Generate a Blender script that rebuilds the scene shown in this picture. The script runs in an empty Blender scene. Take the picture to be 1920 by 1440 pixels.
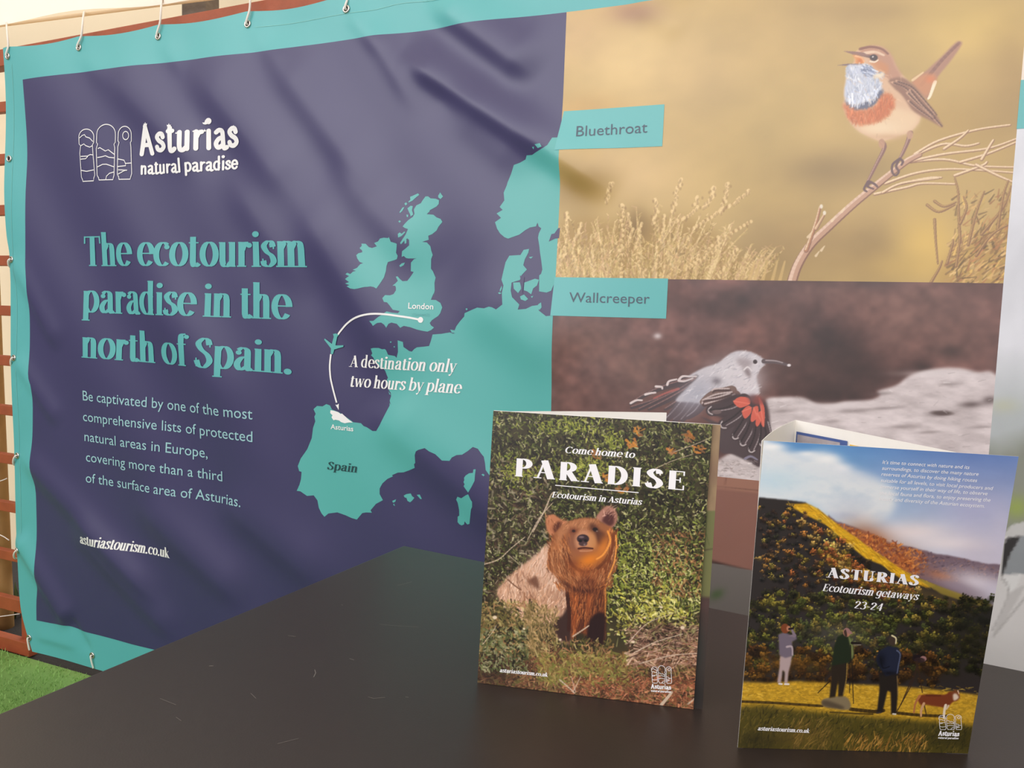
import bpy, bmesh, math, random
import numpy as np
from mathutils import Vector, Matrix
from mathutils.geometry import delaunay_2d_cdt

random.seed(7)
rng = np.random.default_rng(11)
SC = bpy.context.scene
COL = SC.collection

# ------------------------------------------------------------------ camera
CAM_F = 1464.915                                   # focal length in pixels of the 1920 x 1440 frame
CAM_C = np.array([2.33821, -1.63682, 1.14451])
CAM_R = np.array([[0.92242079, 0.38489141, 0.0315989],
                  [0.06314037, -0.06958556, -0.99557579],
                  [-0.38098974, 0.92033497, -0.08848935]])   # rows: right, down, forward
cam_data = bpy.data.cameras.new('camera')
cam_data.sensor_width = 36.0
cam_data.lens = CAM_F / 1920 * 36.0
cam_data.clip_start = 0.02
cam = bpy.data.objects.new('camera', cam_data)
M = Matrix.Identity(4)
for i in range(3):
    M[i][0] = CAM_R[0][i]; M[i][1] = -CAM_R[1][i]; M[i][2] = -CAM_R[2][i]; M[i][3] = CAM_C[i]
cam.matrix_world = M
COL.objects.link(cam)
SC.camera = cam

# ------------------------------------------------------------------ light
SC.view_settings.view_transform = 'Standard'
SC.view_settings.look = 'None'
SC.view_settings.gamma = 1.0
SC.view_settings.use_curve_mapping = False
SC.view_settings.exposure = 0.08
W_UP, W_DOWN = 0.56, 0.07
world = bpy.data.worlds.new('overcast_sky'); SC.world = world
world.use_nodes = True
nt = world.node_tree; nt.nodes.clear()
tc = nt.nodes.new('ShaderNodeTexCoord'); sp = nt.nodes.new('ShaderNodeSeparateXYZ')
mr = nt.nodes.new('ShaderNodeMapRange'); cr = nt.nodes.new('ShaderNodeValToRGB')
bg = nt.nodes.new('ShaderNodeBackground'); wo = nt.nodes.new('ShaderNodeOutputWorld')
mr.inputs['From Min'].default_value = -0.35; mr.inputs['From Max'].default_value = 0.6
nt.links.new(tc.outputs['Generated'], sp.inputs[0]); nt.links.new(sp.outputs['Z'], mr.inputs['Value'])
nt.links.new(mr.outputs[0], cr.inputs[0]); nt.links.new(cr.outputs[0], bg.inputs[0]); nt.links.new(bg.outputs[0], wo.inputs[0])
e = cr.color_ramp.elements
e[0].position = 0.0; e[0].color = (W_DOWN, W_DOWN * 0.98, W_DOWN * 0.96, 1)
e[1].position = 1.0; e[1].color = (W_UP, W_UP * 0.985, W_UP * 0.985, 1)
def area(name, loc, target, sx, sy, power, color):
    d = bpy.data.lights.new(name, 'AREA'); d.shape = 'RECTANGLE'; d.size = sx; d.size_y = sy; d.energy = power; d.color = color
    o = bpy.data.objects.new(name, d); COL.objects.link(o); o.location = loc
    o.rotation_euler = (Vector(target) - Vector(loc)).to_track_quat('-Z', 'Y').to_euler()
    return o
area('daylight_opening', (0.9, -4.6, 3.0), (1.3, 0, 1.5), 8.0, 2.8, 215, (0.99, 0.965, 1.0))      # open front of the tent
area('sky_over_tent', (0.9, -0.3, 4.3), (0.9, -0.35, 1.0), 4.5, 2.4, 120, (1.0, 0.975, 0.95))
area('sky_behind_tent', (0.2, 2.4, 1.2), (0.2, 0, 1.35), 5.0, 1.6, 78, (1.0, 0.95, 0.88))

# ------------------------------------------------------------------ small helpers
def lin(c):
    c = np.asarray(c, float)
    return np.where(c <= 0.04045, c / 12.92, ((c + 0.055) / 1.055) ** 2.4)
def rgb(r, g, b):
    v = lin(np.array([r, g, b]) / 255.0)
    return (float(v[0]), float(v[1]), float(v[2]), 1.0)

def mat(name, color, rough=0.6, metal=0.0, noise=0.0, nscale=40.0, bump=0.0, bscale=200.0, spec=0.5, transl=None):
    m = bpy.data.materials.new(name); m.use_nodes = True
    t = m.node_tree; p = t.nodes['Principled BSDF']
    p.inputs['Base Color'].default_value = color
    p.inputs['Roughness'].default_value = rough; p.inputs['Metallic'].default_value = metal
    p.inputs['Specular IOR Level'].default_value = spec
    co = t.nodes.new('ShaderNodeTexCoord')
    if noise > 0:
        n = t.nodes.new('ShaderNodeTexNoise'); n.inputs['Scale'].default_value = nscale; n.inputs['Detail'].default_value = 5
        mx = t.nodes.new('ShaderNodeMix'); mx.data_type = 'RGBA'
        mx.inputs['A'].default_value = tuple(x * (1 - noise) for x in color[:3]) + (1,)
        mx.inputs['B'].default_value = tuple(min(1, x * (1 + noise)) for x in color[:3]) + (1,)
        t.links.new(co.outputs['Object'], n.inputs['Vector']); t.links.new(n.outputs['Fac'], mx.inputs['Factor'])
        t.links.new(mx.outputs['Result'], p.inputs['Base Color'])
    if bump > 0:
        n = t.nodes.new('ShaderNodeTexNoise'); n.inputs['Scale'].default_value = bscale; n.inputs['Detail'].default_value = 3
        b = t.nodes.new('ShaderNodeBump'); b.inputs['Strength'].default_value = bump; b.inputs['Distance'].default_value = 0.002
        t.links.new(co.outputs['Object'], n.inputs['Vector']); t.links.new(n.outputs['Fac'], b.inputs['Height'])
        t.links.new(b.outputs['Normal'], p.inputs['Normal'])
    if transl:
        tr = t.nodes.new('ShaderNodeBsdfTranslucent'); tr.inputs['Color'].default_value = color
        ms = t.nodes.new('ShaderNodeMixShader'); ms.inputs[0].default_value = transl
        t.links.new(p.outputs[0], ms.inputs[1]); t.links.new(tr.outputs[0], ms.inputs[2])
        t.links.new(ms.outputs[0], t.nodes['Material Output'].inputs['Surface'])
    return m

def print_mat(name, rough=0.4, spec=0.5):
    m = bpy.data.materials.new(name); m.use_nodes = True
    t = m.node_tree; p = t.nodes['Principled BSDF']
    a = t.nodes.new('ShaderNodeAttribute'); a.attribute_name = 'ink'
    t.links.new(a.outputs['Color'], p.inputs['Base Color'])
    p.inputs['Roughness'].default_value = rough; p.inputs['Specular IOR Level'].default_value = spec
    return m

def link(name, me, parent=None, mats=()):
    o = bpy.data.objects.new(name, me); COL.objects.link(o)
    for m in mats: me.materials.append(m)
    if parent: o.parent = parent
    return o
def tag(o, label=None, cat=None, group=None, kind=None):
    if label: o['label'] = label
    if cat: o['category'] = cat
    if group: o['group'] = group
    if kind: o['kind'] = kind
    return o
def empty(name, loc=(0, 0, 0)):
    o = bpy.data.objects.new(name, None); COL.objects.link(o); o.location = loc; o.empty_display_size = 0.05
    return o

class MB:
    """collects boxes, tubes and faces for ONE mesh"""
    def __init__(self): self.v = []; self.f = []; self.mi = []
    def add(self, v, f, mi=0):
        n = len(self.v); self.v += [tuple(map(float, p)) for p in v]
        self.f += [tuple(n + i for i in q) for q in f]; self.mi += [mi] * len(f)
    def box(self, x0, x1, y0, y1, z0, z1, mi=0):
        v = [(x0, y0, z0), (x1, y0, z0), (x1, y1, z0), (x0, y1, z0), (x0, y0, z1), (x1, y0, z1), (x1, y1, z1), (x0, y1, z1)]
        self.add(v, [(0, 3, 2, 1), (4, 5, 6, 7), (0, 1, 5, 4), (1, 2, 6, 5), (2, 3, 7, 6), (3, 0, 4, 7)], mi)
    def tube(self, pts, r, n=8, mi=0, closed=False):
        P = [Vector(p) for p in pts]; k = len(P); rs = r if isinstance(r, (list, tuple)) else [r] * k
        up = None; base = len(self.v); rings = []
        for i in range(k):
            if closed: d = (P[(i + 1) % k] - P[i - 1])
            else: d = P[min(i + 1, k - 1)] - P[max(i - 1, 0)]
            d.normalize()
            if up is None: up = d.orthogonal().normalized()
            a = (up - d * up.dot(d)).normalized(); up = a; b = d.cross(a)
            rings.append([P[i] + (a * math.cos(2 * math.pi * j / n) + b * math.sin(2 * math.pi * j / n)) * rs[i] for j in range(n)])
        v = [p for q in rings for p in q]; f = []
        for i in range(k if closed else k - 1):
            i2 = (i + 1) % k
            for j in range(n): f.append((i * n + j, i * n + (j + 1) % n, i2 * n + (j + 1) % n, i2 * n + j))
        if not closed: f += [tuple(reversed(range(n))), tuple((k - 1) * n + j for j in range(n))]
        self.add(v, f, mi)
    def build(self, name, mats, parent=None, smooth=False, bevel=0.0):
        me = bpy.data.meshes.new(name); me.from_pydata(self.v, [], self.f)
        if not isinstance(mats, (list, tuple)): mats = [mats]
        o = link(name, me, parent, mats)
        me.polygons.foreach_set('material_index', self.mi)
        bm = bmesh.new(); bm.from_mesh(me); bmesh.ops.recalc_face_normals(bm, faces=bm.faces[:]); bm.to_mesh(me); bm.free()
        if smooth: me.polygons.foreach_set('use_smooth', [True] * len(me.polygons))
        if bevel:
            b = o.modifiers.new('soft_edges', 'BEVEL'); b.width = bevel; b.segments = 2; b.limit_method = 'ANGLE'
        return o

# ------------------------------------------------------------------ digitised points -> surfaces
def ray(px):
    px = np.atleast_2d(np.asarray(px, float))
    d = np.stack([(px[:, 0] - 960) / CAM_F, (px[:, 1] - 720) / CAM_F, np.ones(len(px))], 1) @ CAM_R
    return d
def at_y(px, y):
    d = ray(px); t = (y - CAM_C[1]) / d[:, 1]
    return CAM_C + t[:, None] * d
def at_z(px, z):
    d = ray(px); t = (z - CAM_C[2]) / d[:, 2]
    return CAM_C + t[:, None] * d
def zm(x0, y0, s, pts):
    """points read off an enlargement with corner (x0, y0) and scale s"""
    return [(x0 + x / s, y0 + y / s) for x, y in pts]

def homography(src, dst):
    A = []; B = []
    for (x, y), (u, v) in zip(src, dst):
        A.append([x, y, 1, 0, 0, 0, -u * x, -u * y]); B.append(u)
        A.append([0, 0, 0, x, y, 1, -v * x, -v * y]); B.append(v)
    h = np.linalg.lstsq(np.array(A, float), np.array(B, float), rcond=None)[0]
    return np.append(h, 1).reshape(3, 3)
def hmap(H, p):
    p = np.atleast_2d(np.asarray(p, float))
    q = np.c_[p, np.ones(len(p))] @ H.T
    return q[:, :2] / q[:, 2:3]

# ------------------------------------------------------------------ the hanging vinyl: one surface function
UN = 0.30                                      # eyelet spacing in metres
def BZ(v): return (v + 6.2) * UN
def seg_field(X, Z, a, b):
    """signed distance to the line a-b (positive = upper right) and position along it"""
    dx, dz = b[0] - a[0], b[1] - a[1]; L = math.hypot(dx, dz); dx /= L; dz /= L
    s = ((X - a[0]) * dx + (Z - a[1]) * dz) / L
    t = (X - a[0]) * (-dz) + (Z - a[1]) * dx
    return s, t, L
FOLDS = []
def fold(p0, p1, w, A, taper=0.25, skew=0.55):
    a = at_y([p0], 0)[0][[0, 2]]; b = at_y([p1], 0)[0][[0, 2]]
    FOLDS.append((a, b, w, A, taper, skew))
# ridge lines; the side below-left of each ridge turns away from the light
fold((752, 100), (1165, 368), 0.050, 0.0190, .16, .62)
fold((800, -12), (1020, 150), 0.055, 0.0195, .25, .7)
fold((690, 40), (800, 225), 0.034, 0.0060, .4, .8)
fold((495, 70), (720, 370), 0.070, 0.0137, .3, .75)
fold((340, 90), (590, 400), 0.078, 0.0137, .3, .75)
fold((180, 110), (400, 330), 0.065, 0.0091, .3, .8)
fold((545, 330), (790, 740), 0.085, 0.0149, .3, .75)
fold((830, 180), (1020, 330), 0.060, 0.0104, .35, .75)
fold((620, 290), (830, 520), 0.070, 0.0117, .35, .8)
fold((420, 300), (600, 560), 0.075, 0.0104, .35, .8)
fold((690, 750), (1000, 1010), 0.080, 0.0169, .25, .75)
fold((860, 540), (1090, 700), 0.075, 0.0111, .35, .8)
fold((240, 500), (500, 820), 0.090, 0.0078, .35, .8)
fold((26, 835), (320, 1140), 0.048, 0.0140, .2, .7)
fold((30, 1000), (135, 1175), 0.040, 0.0150, .15, .7)
fold((130, 975), (345, 1205), 0.048, 0.0115, .2, .75)
fold((250, 930), (480, 1140), 0.060, 0.0137, .25, .75)
fold((400, 920), (640, 1110), 0.065, 0.0130, .3, .75)
fold((20, 474), (120, 660), 0.036, 0.0075, .2, .75)
fold((26, 664), (120, 800), 0.034, 0.0060, .2, .75)
fold((146, 86), (215, 175), 0.034, 0.0030, .4, .9)
fold((294, 62), (360, 150), 0.034, 0.0030, .4, .9)
fold((462, 40), (545, 140), 0.034, 0.0032, .4, .9)
fold((650, 14), (730, 110), 0.030, 0.0045, .35, .8)
fold((1180, -5), (1300, 65), 0.045, 0.0075, .3, .75)
fold((175, 1228), (130, 1150), 0.026, -0.0055, .3)
fold((60, 1190), (150, 1215), 0.024, 0.0040, .3)
_k = np.random.default_rng(3)
_W = [( _k.uniform(3, 9), _k.uniform(0, 6.28), _k.uniform(-.35, .35)) for _ in range(9)]
def disp(X, Z):
    X = np.asarray(X, float); Z = np.asarray(Z, float)
    d = np.zeros_like(X)
    for a, b, w, A, tp, skew in FOLDS:
        s, t, L = seg_field(X, Z, a, b)
        env = np.clip(s / tp, 0, 1) * np.clip((1 - s) / tp, 0, 1); env = env * env * (3 - 2 * env)
        ww = np.where(t < 0, w * skew, w * 1.25)
        d += A * env * np.exp(-(t / ww) ** 2)
    ax = (X + Z) * .7071; bx = (X * .80 + Z * .60)
    for f, ph, sk in _W:
        d += .0009 * np.sin(bx * f * 2.4 + ph + sk * ax * 4)
    d += .012 * np.sin(np.clip(X / 2.4, 0, 1) * np.pi) * np.sin(np.clip((Z - .05) / 1.8, 0, 1) * np.pi)
    r = np.clip((X - 1.6) / .5, 0, 1)           # the picture side hangs flatter
    return d * (1 - .45 * r) + .003
class BannerPlane:
    def uv(self, px): return at_y(px, 0)[:, [0, 2]]
    def S(self, uv, off=0.0):
        uv = np.atleast_2d(uv); X, Z = uv[:, 0], uv[:, 1]
        P = np.stack([X, -disp(X, Z), Z], 1)
        return P + self.N(uv) * off if off else P
    def N(self, uv):
        uv = np.atleast_2d(uv); X, Z = uv[:, 0], uv[:, 1]; h = .0015
        gx = (disp(X + h, Z) - disp(X - h, Z)) / (2 * h); gz = (disp(X, Z + h) - disp(X, Z - h)) / (2 * h)
        n = np.stack([-gx, -np.ones_like(gx), -gz], 1)
        return n / np.linalg.norm(n, axis=1, keepdims=True)
BAN = BannerPlane()

class SheetPlane:
    """a stiff printed sheet between four corners (bl, br, tl, tr) with an optional bow"""
    def __init__(self, pxq, c, w, h, bow=0.0):
        self.c = [np.array(q, float) for q in c]; self.w, self.h, self.bow = w, h, bow
        self.H = homography(pxq, [(0, 0), (w, 0), (0, h), (w, h)])
        n = np.cross(self.c[1] - self.c[0], self.c[2] - self.c[0]); self.n = n / np.linalg.norm(n)
        self.px = pxq
    def uv(self, px): return hmap(self.H, px)
    def S(self, uv, off=0.0):
        uv = np.atleast_2d(uv); s = (uv[:, 0] / self.w)[:, None]; t = (uv[:, 1] / self.h)[:, None]
        b = (1 - s) * (1 - t) * self.c[0] + s * (1 - t) * self.c[1] + (1 - s) * t * self.c[2] + s * t * self.c[3]
        return b + self.n * (off + self.bow * np.sin(np.pi * s))
    def N(self, uv):
        uv = np.atleast_2d(uv); return np.repeat(self.n[None], len(uv), 0)

def mesh_from(name, V, F, N=None, parent=None, mats=()):
    me = bpy.data.meshes.new(name); me.from_pydata([tuple(map(float, p)) for p in V], [], [tuple(int(i) for i in f) for f in F])
    o = link(name, me, parent, mats)
    if N is not None and len(me.polygons):
        me.polygons.foreach_set('use_smooth', [True] * len(me.polygons))
        me.normals_split_custom_set_from_vertices([tuple(map(float, n)) for n in N])
    return o

def cdt_fill(polys, holes=(), step=None, dens=None):
    """triangles covering the union of polys (2D lists), minus holes; optional inner grid points"""
    V = []; F = []
    def push(p, ccw=True):
        if ccw and len(p) > 2 and sum(p[i - 1].x * p[i].y - p[i].x * p[i - 1].y for i in range(len(p))) < 0: p = p[::-1]
        n = len(V); V.extend(p); return list(range(n, n + len(p)))
    for p in polys:
        p = np.asarray(p, float)
        if dens:
            q = []
            for i in range(len(p)):
                a, b = p[i], p[(i + 1) % len(p)]; k = max(1, int(np.hypot(*(b - a)) / dens))
                q += [a + (b - a) * j / k for j in range(k)]
            p = np.array(q)
        F.append(push([Vector((float(a), float(b))) for a, b in p]))
    nh = len(F)
    for p in holes: F.append(push([Vector((float(a), float(b))) for a, b in p]))
    if step:
        A = np.array([tuple(v) for v in V]); lo, hi = A.min(0), A.max(0)
        gx = np.arange(math.floor(lo[0] / step) * step, hi[0], step); gz = np.arange(math.floor(lo[1] / step) * step, hi[1], step)
        G = np.stack(np.meshgrid(gx, gz), -1).reshape(-1, 2)
        inside = np.zeros(len(G), bool)
        for p in polys: inside |= in_poly(G, np.asarray(p, float))
        push([Vector((float(a), float(b))) for a, b in G[inside]], False)
    r = delaunay_2d_cdt(V, [], F, 0, 1e-7)
    faces = [f for f, of in zip(r[2], r[5]) if of and not any(k >= nh for k in of)]
    return np.array([tuple(v) for v in r[0]]), faces

def in_poly(P, poly):
    x, y = P[:, 0], P[:, 1]; ins = np.zeros(len(P), bool); n = len(poly); j = n - 1
    for i in range(n):
        xi, yi = poly[i]; xj, yj = poly[j]
        if yi != yj:
            c = ((yi > y) != (yj > y)) & (x < (xj - xi) * (y - yi) / (yj - yi) + xi)
            ins ^= c
        j = i
    return ins

class Lay:
    """2D pieces lying on one plane, built into ONE mesh at a small height over it"""
    def __init__(self, plane, off): self.p = plane; self.off = off; self.V = []; self.F = []; self.n = 0; self.mi = []
    def add(self, V, F, mi=0, off=None):
        V = np.asarray(V, float)
        if len(V) == 0 or not F: return
        self.V.append((V, self.off if off is None else off)); self.F += [tuple(i + self.n for i in f) for f in F]; self.n += len(V)
        self.mi += [mi] * len(F)
    def poly(self, px, mi=0, step=None, dens=None, holes=(), off=None):
        V, F = cdt_fill([self.p.uv(px)], [self.p.uv(h) for h in holes], step, dens); self.add(V, F, mi, off)
    def line(self, px, w, mi=0, off=None):
        """px polyline with pen width w in metres"""
        c = spline(self.p.uv(px), 6) if len(px) > 2 else self.p.uv(px)
        V, F = cdt_fill(strip(c, np.full(len(c), w))); self.add(V, F, mi, off)
    def build(self, name, mats, parent=None):
        P = np.concatenate([self.p.S(v, o) for v, o in self.V]); N = np.concatenate([self.p.N(v) for v, o in self.V])
        # orient faces along the normal
        F = []
        for f in self.F:
            a, b, c = P[f[0]], P[f[1]], P[f[2]]
            F.append(f if np.dot(np.cross(b - a, c - a), N[f[0]]) > 0 else tuple(reversed(f)))
        o = mesh_from(name, P, F, N, parent, mats if isinstance(mats, (list, tuple)) else [mats])
        if len(o.data.polygons) == len(self.mi): o.data.polygons.foreach_set('material_index', self.mi)
        return o

def spline(P, k=6, closed=False):
    P = np.asarray(P, float); n = len(P); out = []
    rngi = range(n) if closed else range(n - 1)
    for i in rngi:
        if closed: p0, p1, p2, p3 = P[i - 1], P[i], P[(i + 1) % n], P[(i + 2) % n]
        else: p0, p1, p2, p3 = P[max(i - 1, 0)], P[i], P[i + 1], P[min(i + 2, n - 1)]
        for j in range(k):
            t = j / k
            out.append(.5 * ((2 * p1) + (-p0 + p2) * t + (2 * p0 - 5 * p1 + 4 * p2 - p3) * t * t + (-p0 + 3 * p1 - 3 * p2 + p3) * t ** 3))
    if not closed: out.append(P[-1])
    return np.array(out)
def strip(c, w, closed=False):
    c = np.asarray(c, float); n = len(c)
    if closed: d = np.roll(c, -1, 0) - np.roll(c, 1, 0)
    else: d = np.gradient(c, axis=0)
    d /= np.linalg.norm(d, axis=1, keepdims=True) + 1e-12
    nrm = np.stack([-d[:, 1], d[:, 0]], 1); L = c + nrm * (w / 2)[:, None]; R = c - nrm * (w / 2)[:, None]
    q = []
    for i in range(n if closed else n - 1):
        j = (i + 1) % n
        for t in ((L[i], R[i], R[j]), (L[i], R[j], L[j])):
            if abs((t[1][0] - t[0][0]) * (t[2][1] - t[0][1]) - (t[1][1] - t[0][1]) * (t[2][0] - t[0][0])) > 1e-10: q.append(list(t))
    return q
def disc(x, y, r, n=16):
    return [(x + r * math.cos(2 * math.pi * i / n), y + r * math.sin(2 * math.pi * i / n)) for i in range(n)]

# ------------------------------------------------------------------ lettering
K = 1.29
GL = {
 'a': (.60, [('V', .42, .10, .72), ('P', [(.42, .66), (.40, .88), (.26, .965), (.12, .86)]), ('b', .14, .76, .095), ('P', [(.42, .60), (.22, .52), (.10, .27), (.20, .035), (.42, .20)]), ('P', [(.42, .16), (.47, .03), (.58, .08)])]),
 'b': (.64, [('V', .14, .02, 1.45), ('h', .02, .14, 1.43), ('A', .32, .5, .22, .465, 150, -150)]),
 'c': (.56, [('A', .33, .5, .23, .465, 52, 312), ('b', .46, .79, .095)]),
 'd': (.66, [('V', .46, .0, 1.45), ('h', .34, .46, 1.43), ('h', .46, .60, .022), ('A', .30, .5, .22, .465, 30, 330)]),
 'e': (.58, [('A', .31, .5, .225, .465, 0, 322), ('H', .12, .54, .53)]),
 'f': (.40, [('V', .18, 0, 1.18), ('P', [(.18, 1.12), (.21, 1.36), (.35, 1.42)]), ('b', .38, 1.30, .09), ('H', .03, .36, .97), ('F', .18, 0)]),
 'g': (.62, [('A', .29, .55, .20, .42, 0, 360), ('V', .48, -.12, .97), ('P', [(.48, -.10), (.42, -.30), (.26, -.34), (.10, -.24)])]),
 'h': (.64, [('V', .14, 0, 1.45), ('h', .03, .14, 1.43), ('P', [(.16, .72), (.28, .94), (.42, .90), (.46, .70)]), ('V', .46, 0, .72), ('F', .14, 0), ('F', .46, 0)]),
 'i': (.31, [('V', .15, 0, .97), ('h', .03, .15, .95), ('F', .15, 0), ('B', .15, 1.26, .115)]),
 'k': (.64, [('V', .14, 0, 1.45), ('h', .03, .14, 1.43), ('L', .18, .42, .48, .95, .05), ('L', .26, .55, .50, .02, .19), ('F', .14, 0), ('F', .52, 0), ('h', .38, .56, .95)]),
 'l': (.31, [('V', .15, 0, 1.45), ('h', .03, .15, 1.43), ('F', .15, 0)]),
 'm': (.94, [('V', .14, 0, .97), ('h', .03, .14, .95), ('P', [(.16, .72), (.27, .94), (.41, .90), (.45, .70)]), ('V', .45, 0, .72), ('P', [(.47, .72), (.58, .94), (.72, .90), (.76, .70)]), ('V', .76, 0, .72), ('F', .14, 0), ('F', .45, 0), ('F', .76, 0)]),
 'n': (.64, [('V', .14, 0, .97), ('h', .03, .14, .95), ('P', [(.16, .72), (.28, .94), (.42, .90), (.46, .70)]), ('V', .46, 0, .72), ('F', .14, 0), ('F', .46, 0)]),
 'o': (.62, [('A', .31, .5, .225, .465, 0, 360)]),
 'p': (.64, [('V', .14, -.36, .97), ('h', .03, .14, .95), ('F', .14, -.36), ('A', .32, .5, .22, .465, 150, -150)]),
 'r': (.47, [('V', .14, 0, .97), ('h', .03, .14, .95), ('F', .14, 0), ('P', [(.16, .66), (.25, .90), (.37, .95)]), ('b', .39, .84, .10)]),
 's': (.50, [('P', [(.40, .76), (.35, .94), (.23, .965), (.11, .80), (.20, .58), (.36, .42), (.41, .20), (.27, .035), (.12, .08), (.07, .24)]), ('l', .42, .68, .42, .96, .05), ('l', .06, .04, .06, .32, .05)]),
 't': (.41, [('V', .17, .14, 1.20), ('P', [(.17, .22), (.20, .04), (.29, .03), (.38, .13)]), ('H', .02, .36, .96)]),
 'u': (.63, [('V', .14, .20, .97), ('h', .02, .14, .95), ('P', [(.14, .26), (.18, .06), (.30, .03), (.44, .20)]), ('V', .46, 0, .97), ('h', .34, .46, .95), ('h', .46, .58, .022)]),
 'v': (.56, [('L', .08, .97, .29, .03, .19), ('L', .29, .03, .48, .97, .055), ('h', .0, .2, .95), ('h', .38, .56, .95)]),
 'w': (.84, [('L', .08, .97, .26, .03, .18), ('L', .26, .03, .43, .97, .055), ('L', .42, .97, .58, .03, .18), ('L', .58, .03, .76, .97, .055), ('h', .0, .2, .95), ('h', .66, .84, .95)]),
 'y': (.56, [('L', .08, .97, .31, .05, .19), ('L', .49, .97, .22, -.28, .06), ('B', .15, -.29, .08), ('h', .0, .2, .95), ('h', .38, .57, .95)]),
 'T': (.72, [('V', .36, 0, K), ('H', .03, .69, K - .03), ('l', .05, K, .04, K - .32, .06), ('l', .67, K, .68, K - .32, .06), ('F', .36, 0)]),
 'S': (.62, [('P', [(.48, 1.00), (.43, 1.20), (.29, 1.265), (.13, 1.06), (.22, .80), (.43, .56), (.50, .28), (.33, .025), (.15, .08), (.07, .32)]), ('l', .50, .90, .50, 1.25, .05), ('l', .06, .04, .06, .42, .05)]),
 'A': (.76, [('L', .35, K, .10, 0, .065), ('L', .34, K, .62, 0, .23), ('H', .16, .52, .42), ('F', .10, 0), ('F', .63, 0)]),
 'C': (.76, [('A', .42, K / 2, .33, K / 2 - .03, 48, 312), ('l', .66, .92, .66, 1.25, .05)]),
 'D': (.78, [('V', .18, 0, K), ('A', .30, K / 2, .36, K / 2 - .03, 92, -92), ('H', .05, .32, K - .03), ('H', .05, .32, .03)]),
 'E': (.68, [('V', .18, 0, K), ('H', .05, .60, K - .03), ('H', .05, .60, .03), ('H', .18, .46, K * .52), ('l', .59, K, .59, K - .30, .055), ('l', .59, 0, .59, .32, .055), ('l', .46, .50, .46, .84, .05)]),
 'I': (.37, [('V', .18, 0, K), ('F', .18, 0), ('F', .18, K - .04)]),
 'P': (.66, [('V', .18, 0, K), ('A', .30, K * .735, .27, K * .245, 92, -92), ('H', .05, .32, K - .03), ('H', .18, .32, K * .49), ('F', .18, 0)]),
 'R': (.76, [('V', .18, 0, K), ('A', .30, K * .745, .26, K * .235, 92, -92), ('H', .05, .32, K - .03), ('H', .18, .34, K * .51), ('L', .36, K * .51, .62, .02, .21), ('F', .18, 0), ('F', .66, 0)]),
 'U': (.78, [('V', .17, .35, K), ('P', [(.17, .38), (.21, .07), (.38, .025), (.55, .10), (.60, .38)]), ('L', .60, .35, .60, K, .07), ('F', .17, K - .04), ('F', .60, K - .04)]),
 '2': (.62, [('P', [(.10, .92), (.13, 1.15), (.31, 1.23), (.48, 1.02), (.38, .66), (.12, .10)]), ('H', .09, .55, .07)]),
 '3': (.60, [('A', .27, .94, .21, .29, 150, -90), ('A', .27, .34, .24, .32, 90, -150)]),
 '4': (.64, [('L', .44, 1.25, .07, .42, .06), ('H', .05, .60, .38), ('V', .44, 0, 1.25)]),
 '-': (.40, [('L', .06, .45, .34, .45, .10)]),
 '.': (.28, [('B', .13, .10, .125)]),
 ' ': (.26, []),
}
_gc = {}
def glyph(ch, style):
    key = (ch, style)
    if key in _gc: return _gc[key]
    stem, thin, round_ = {'bold': (.205, .05, False), 'book': (.17, .055, False), 'caps': (.25, .075, False), 'fat': (.205, .205, True), 'mid': (.19, .19, True)}[style]
    serif = .062 if style == 'caps' else .05
    adv, st = GL[ch]; polys = []
    def path(c, fixed=None, closed=False):
        c = np.asarray(c, float)
        if closed: d = np.roll(c, -1, 0) - np.roll(c, 1, 0)
        else: d = np.gradient(c, axis=0)
        d /= np.linalg.norm(d, axis=1, keepdims=True) + 1e-12
        w = np.full(len(c), fixed) if fixed else thin + (stem - thin) * np.abs(d[:, 1]) ** 1.4
        polys.extend(strip(c, w, closed))
        if round_:
            polys.append(disc(c[0][0], c[0][1], stem / 2)); polys.append(disc(c[-1][0], c[-1][1], stem / 2))
    for s in st:
        k = s[0]
        if k == 'V': path([(s[1], s[2] + (stem * .45 if round_ else 0)), (s[1], s[3] - (stem * .45 if round_ else 0))])
        elif k == 'H': path([(s[1] + (.08 if round_ else 0), s[3]), (s[2] - (.08 if round_ else 0), s[3])], None if round_ else serif)
        elif k == 'h':
            if not round_: path([(s[1], s[3]), (s[2], s[3])], serif)
        elif k == 'F':
            if not round_: path([(s[1] - .155, s[2] + serif / 2), (s[1] + .155, s[2] + serif / 2)], serif)
        elif k == 'L': path([(s[1], s[2]), (s[3], s[4])], stem if round_ else max(s[5] * stem / .205, thin))
        elif k == 'l':
            if not round_: path([(s[1], s[2]), (s[3], s[4])], s[5])
        elif k == 'P':
            P = np.array(s[1], float)
            if round_: P[:, 1] = P[:, 1] * .80 + .10 * min(1.0, P[:, 1].max())
            path(spline(P, 7))
        elif k == 'A':
            a = np.radians(np.linspace(s[5], s[6], 25)); full = abs(s[6] - s[5]) >= 359
            if full: a = a[:-1]
            rx, ry = s[3], s[4]
            if round_: rx, ry = rx - .0, ry - stem * .36
            path(np.stack([s[1] + rx * np.cos(a), s[2] + ry * np.sin(a)], 1), None, full)
        elif k == 'B': polys.append(disc(s[1], s[2] + (.06 if round_ and s[2] > 1 else 0), s[3] + (.03 if round_ else 0)))
        elif k == 'b':
            if not round_: polys.append(disc(s[1], s[2], s[3]))
    r = (adv, *(cdt_fill(polys) if polys else (np.zeros((0, 2)), [])))
    _gc[key] = r
    return r
_font_obj = None
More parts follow.
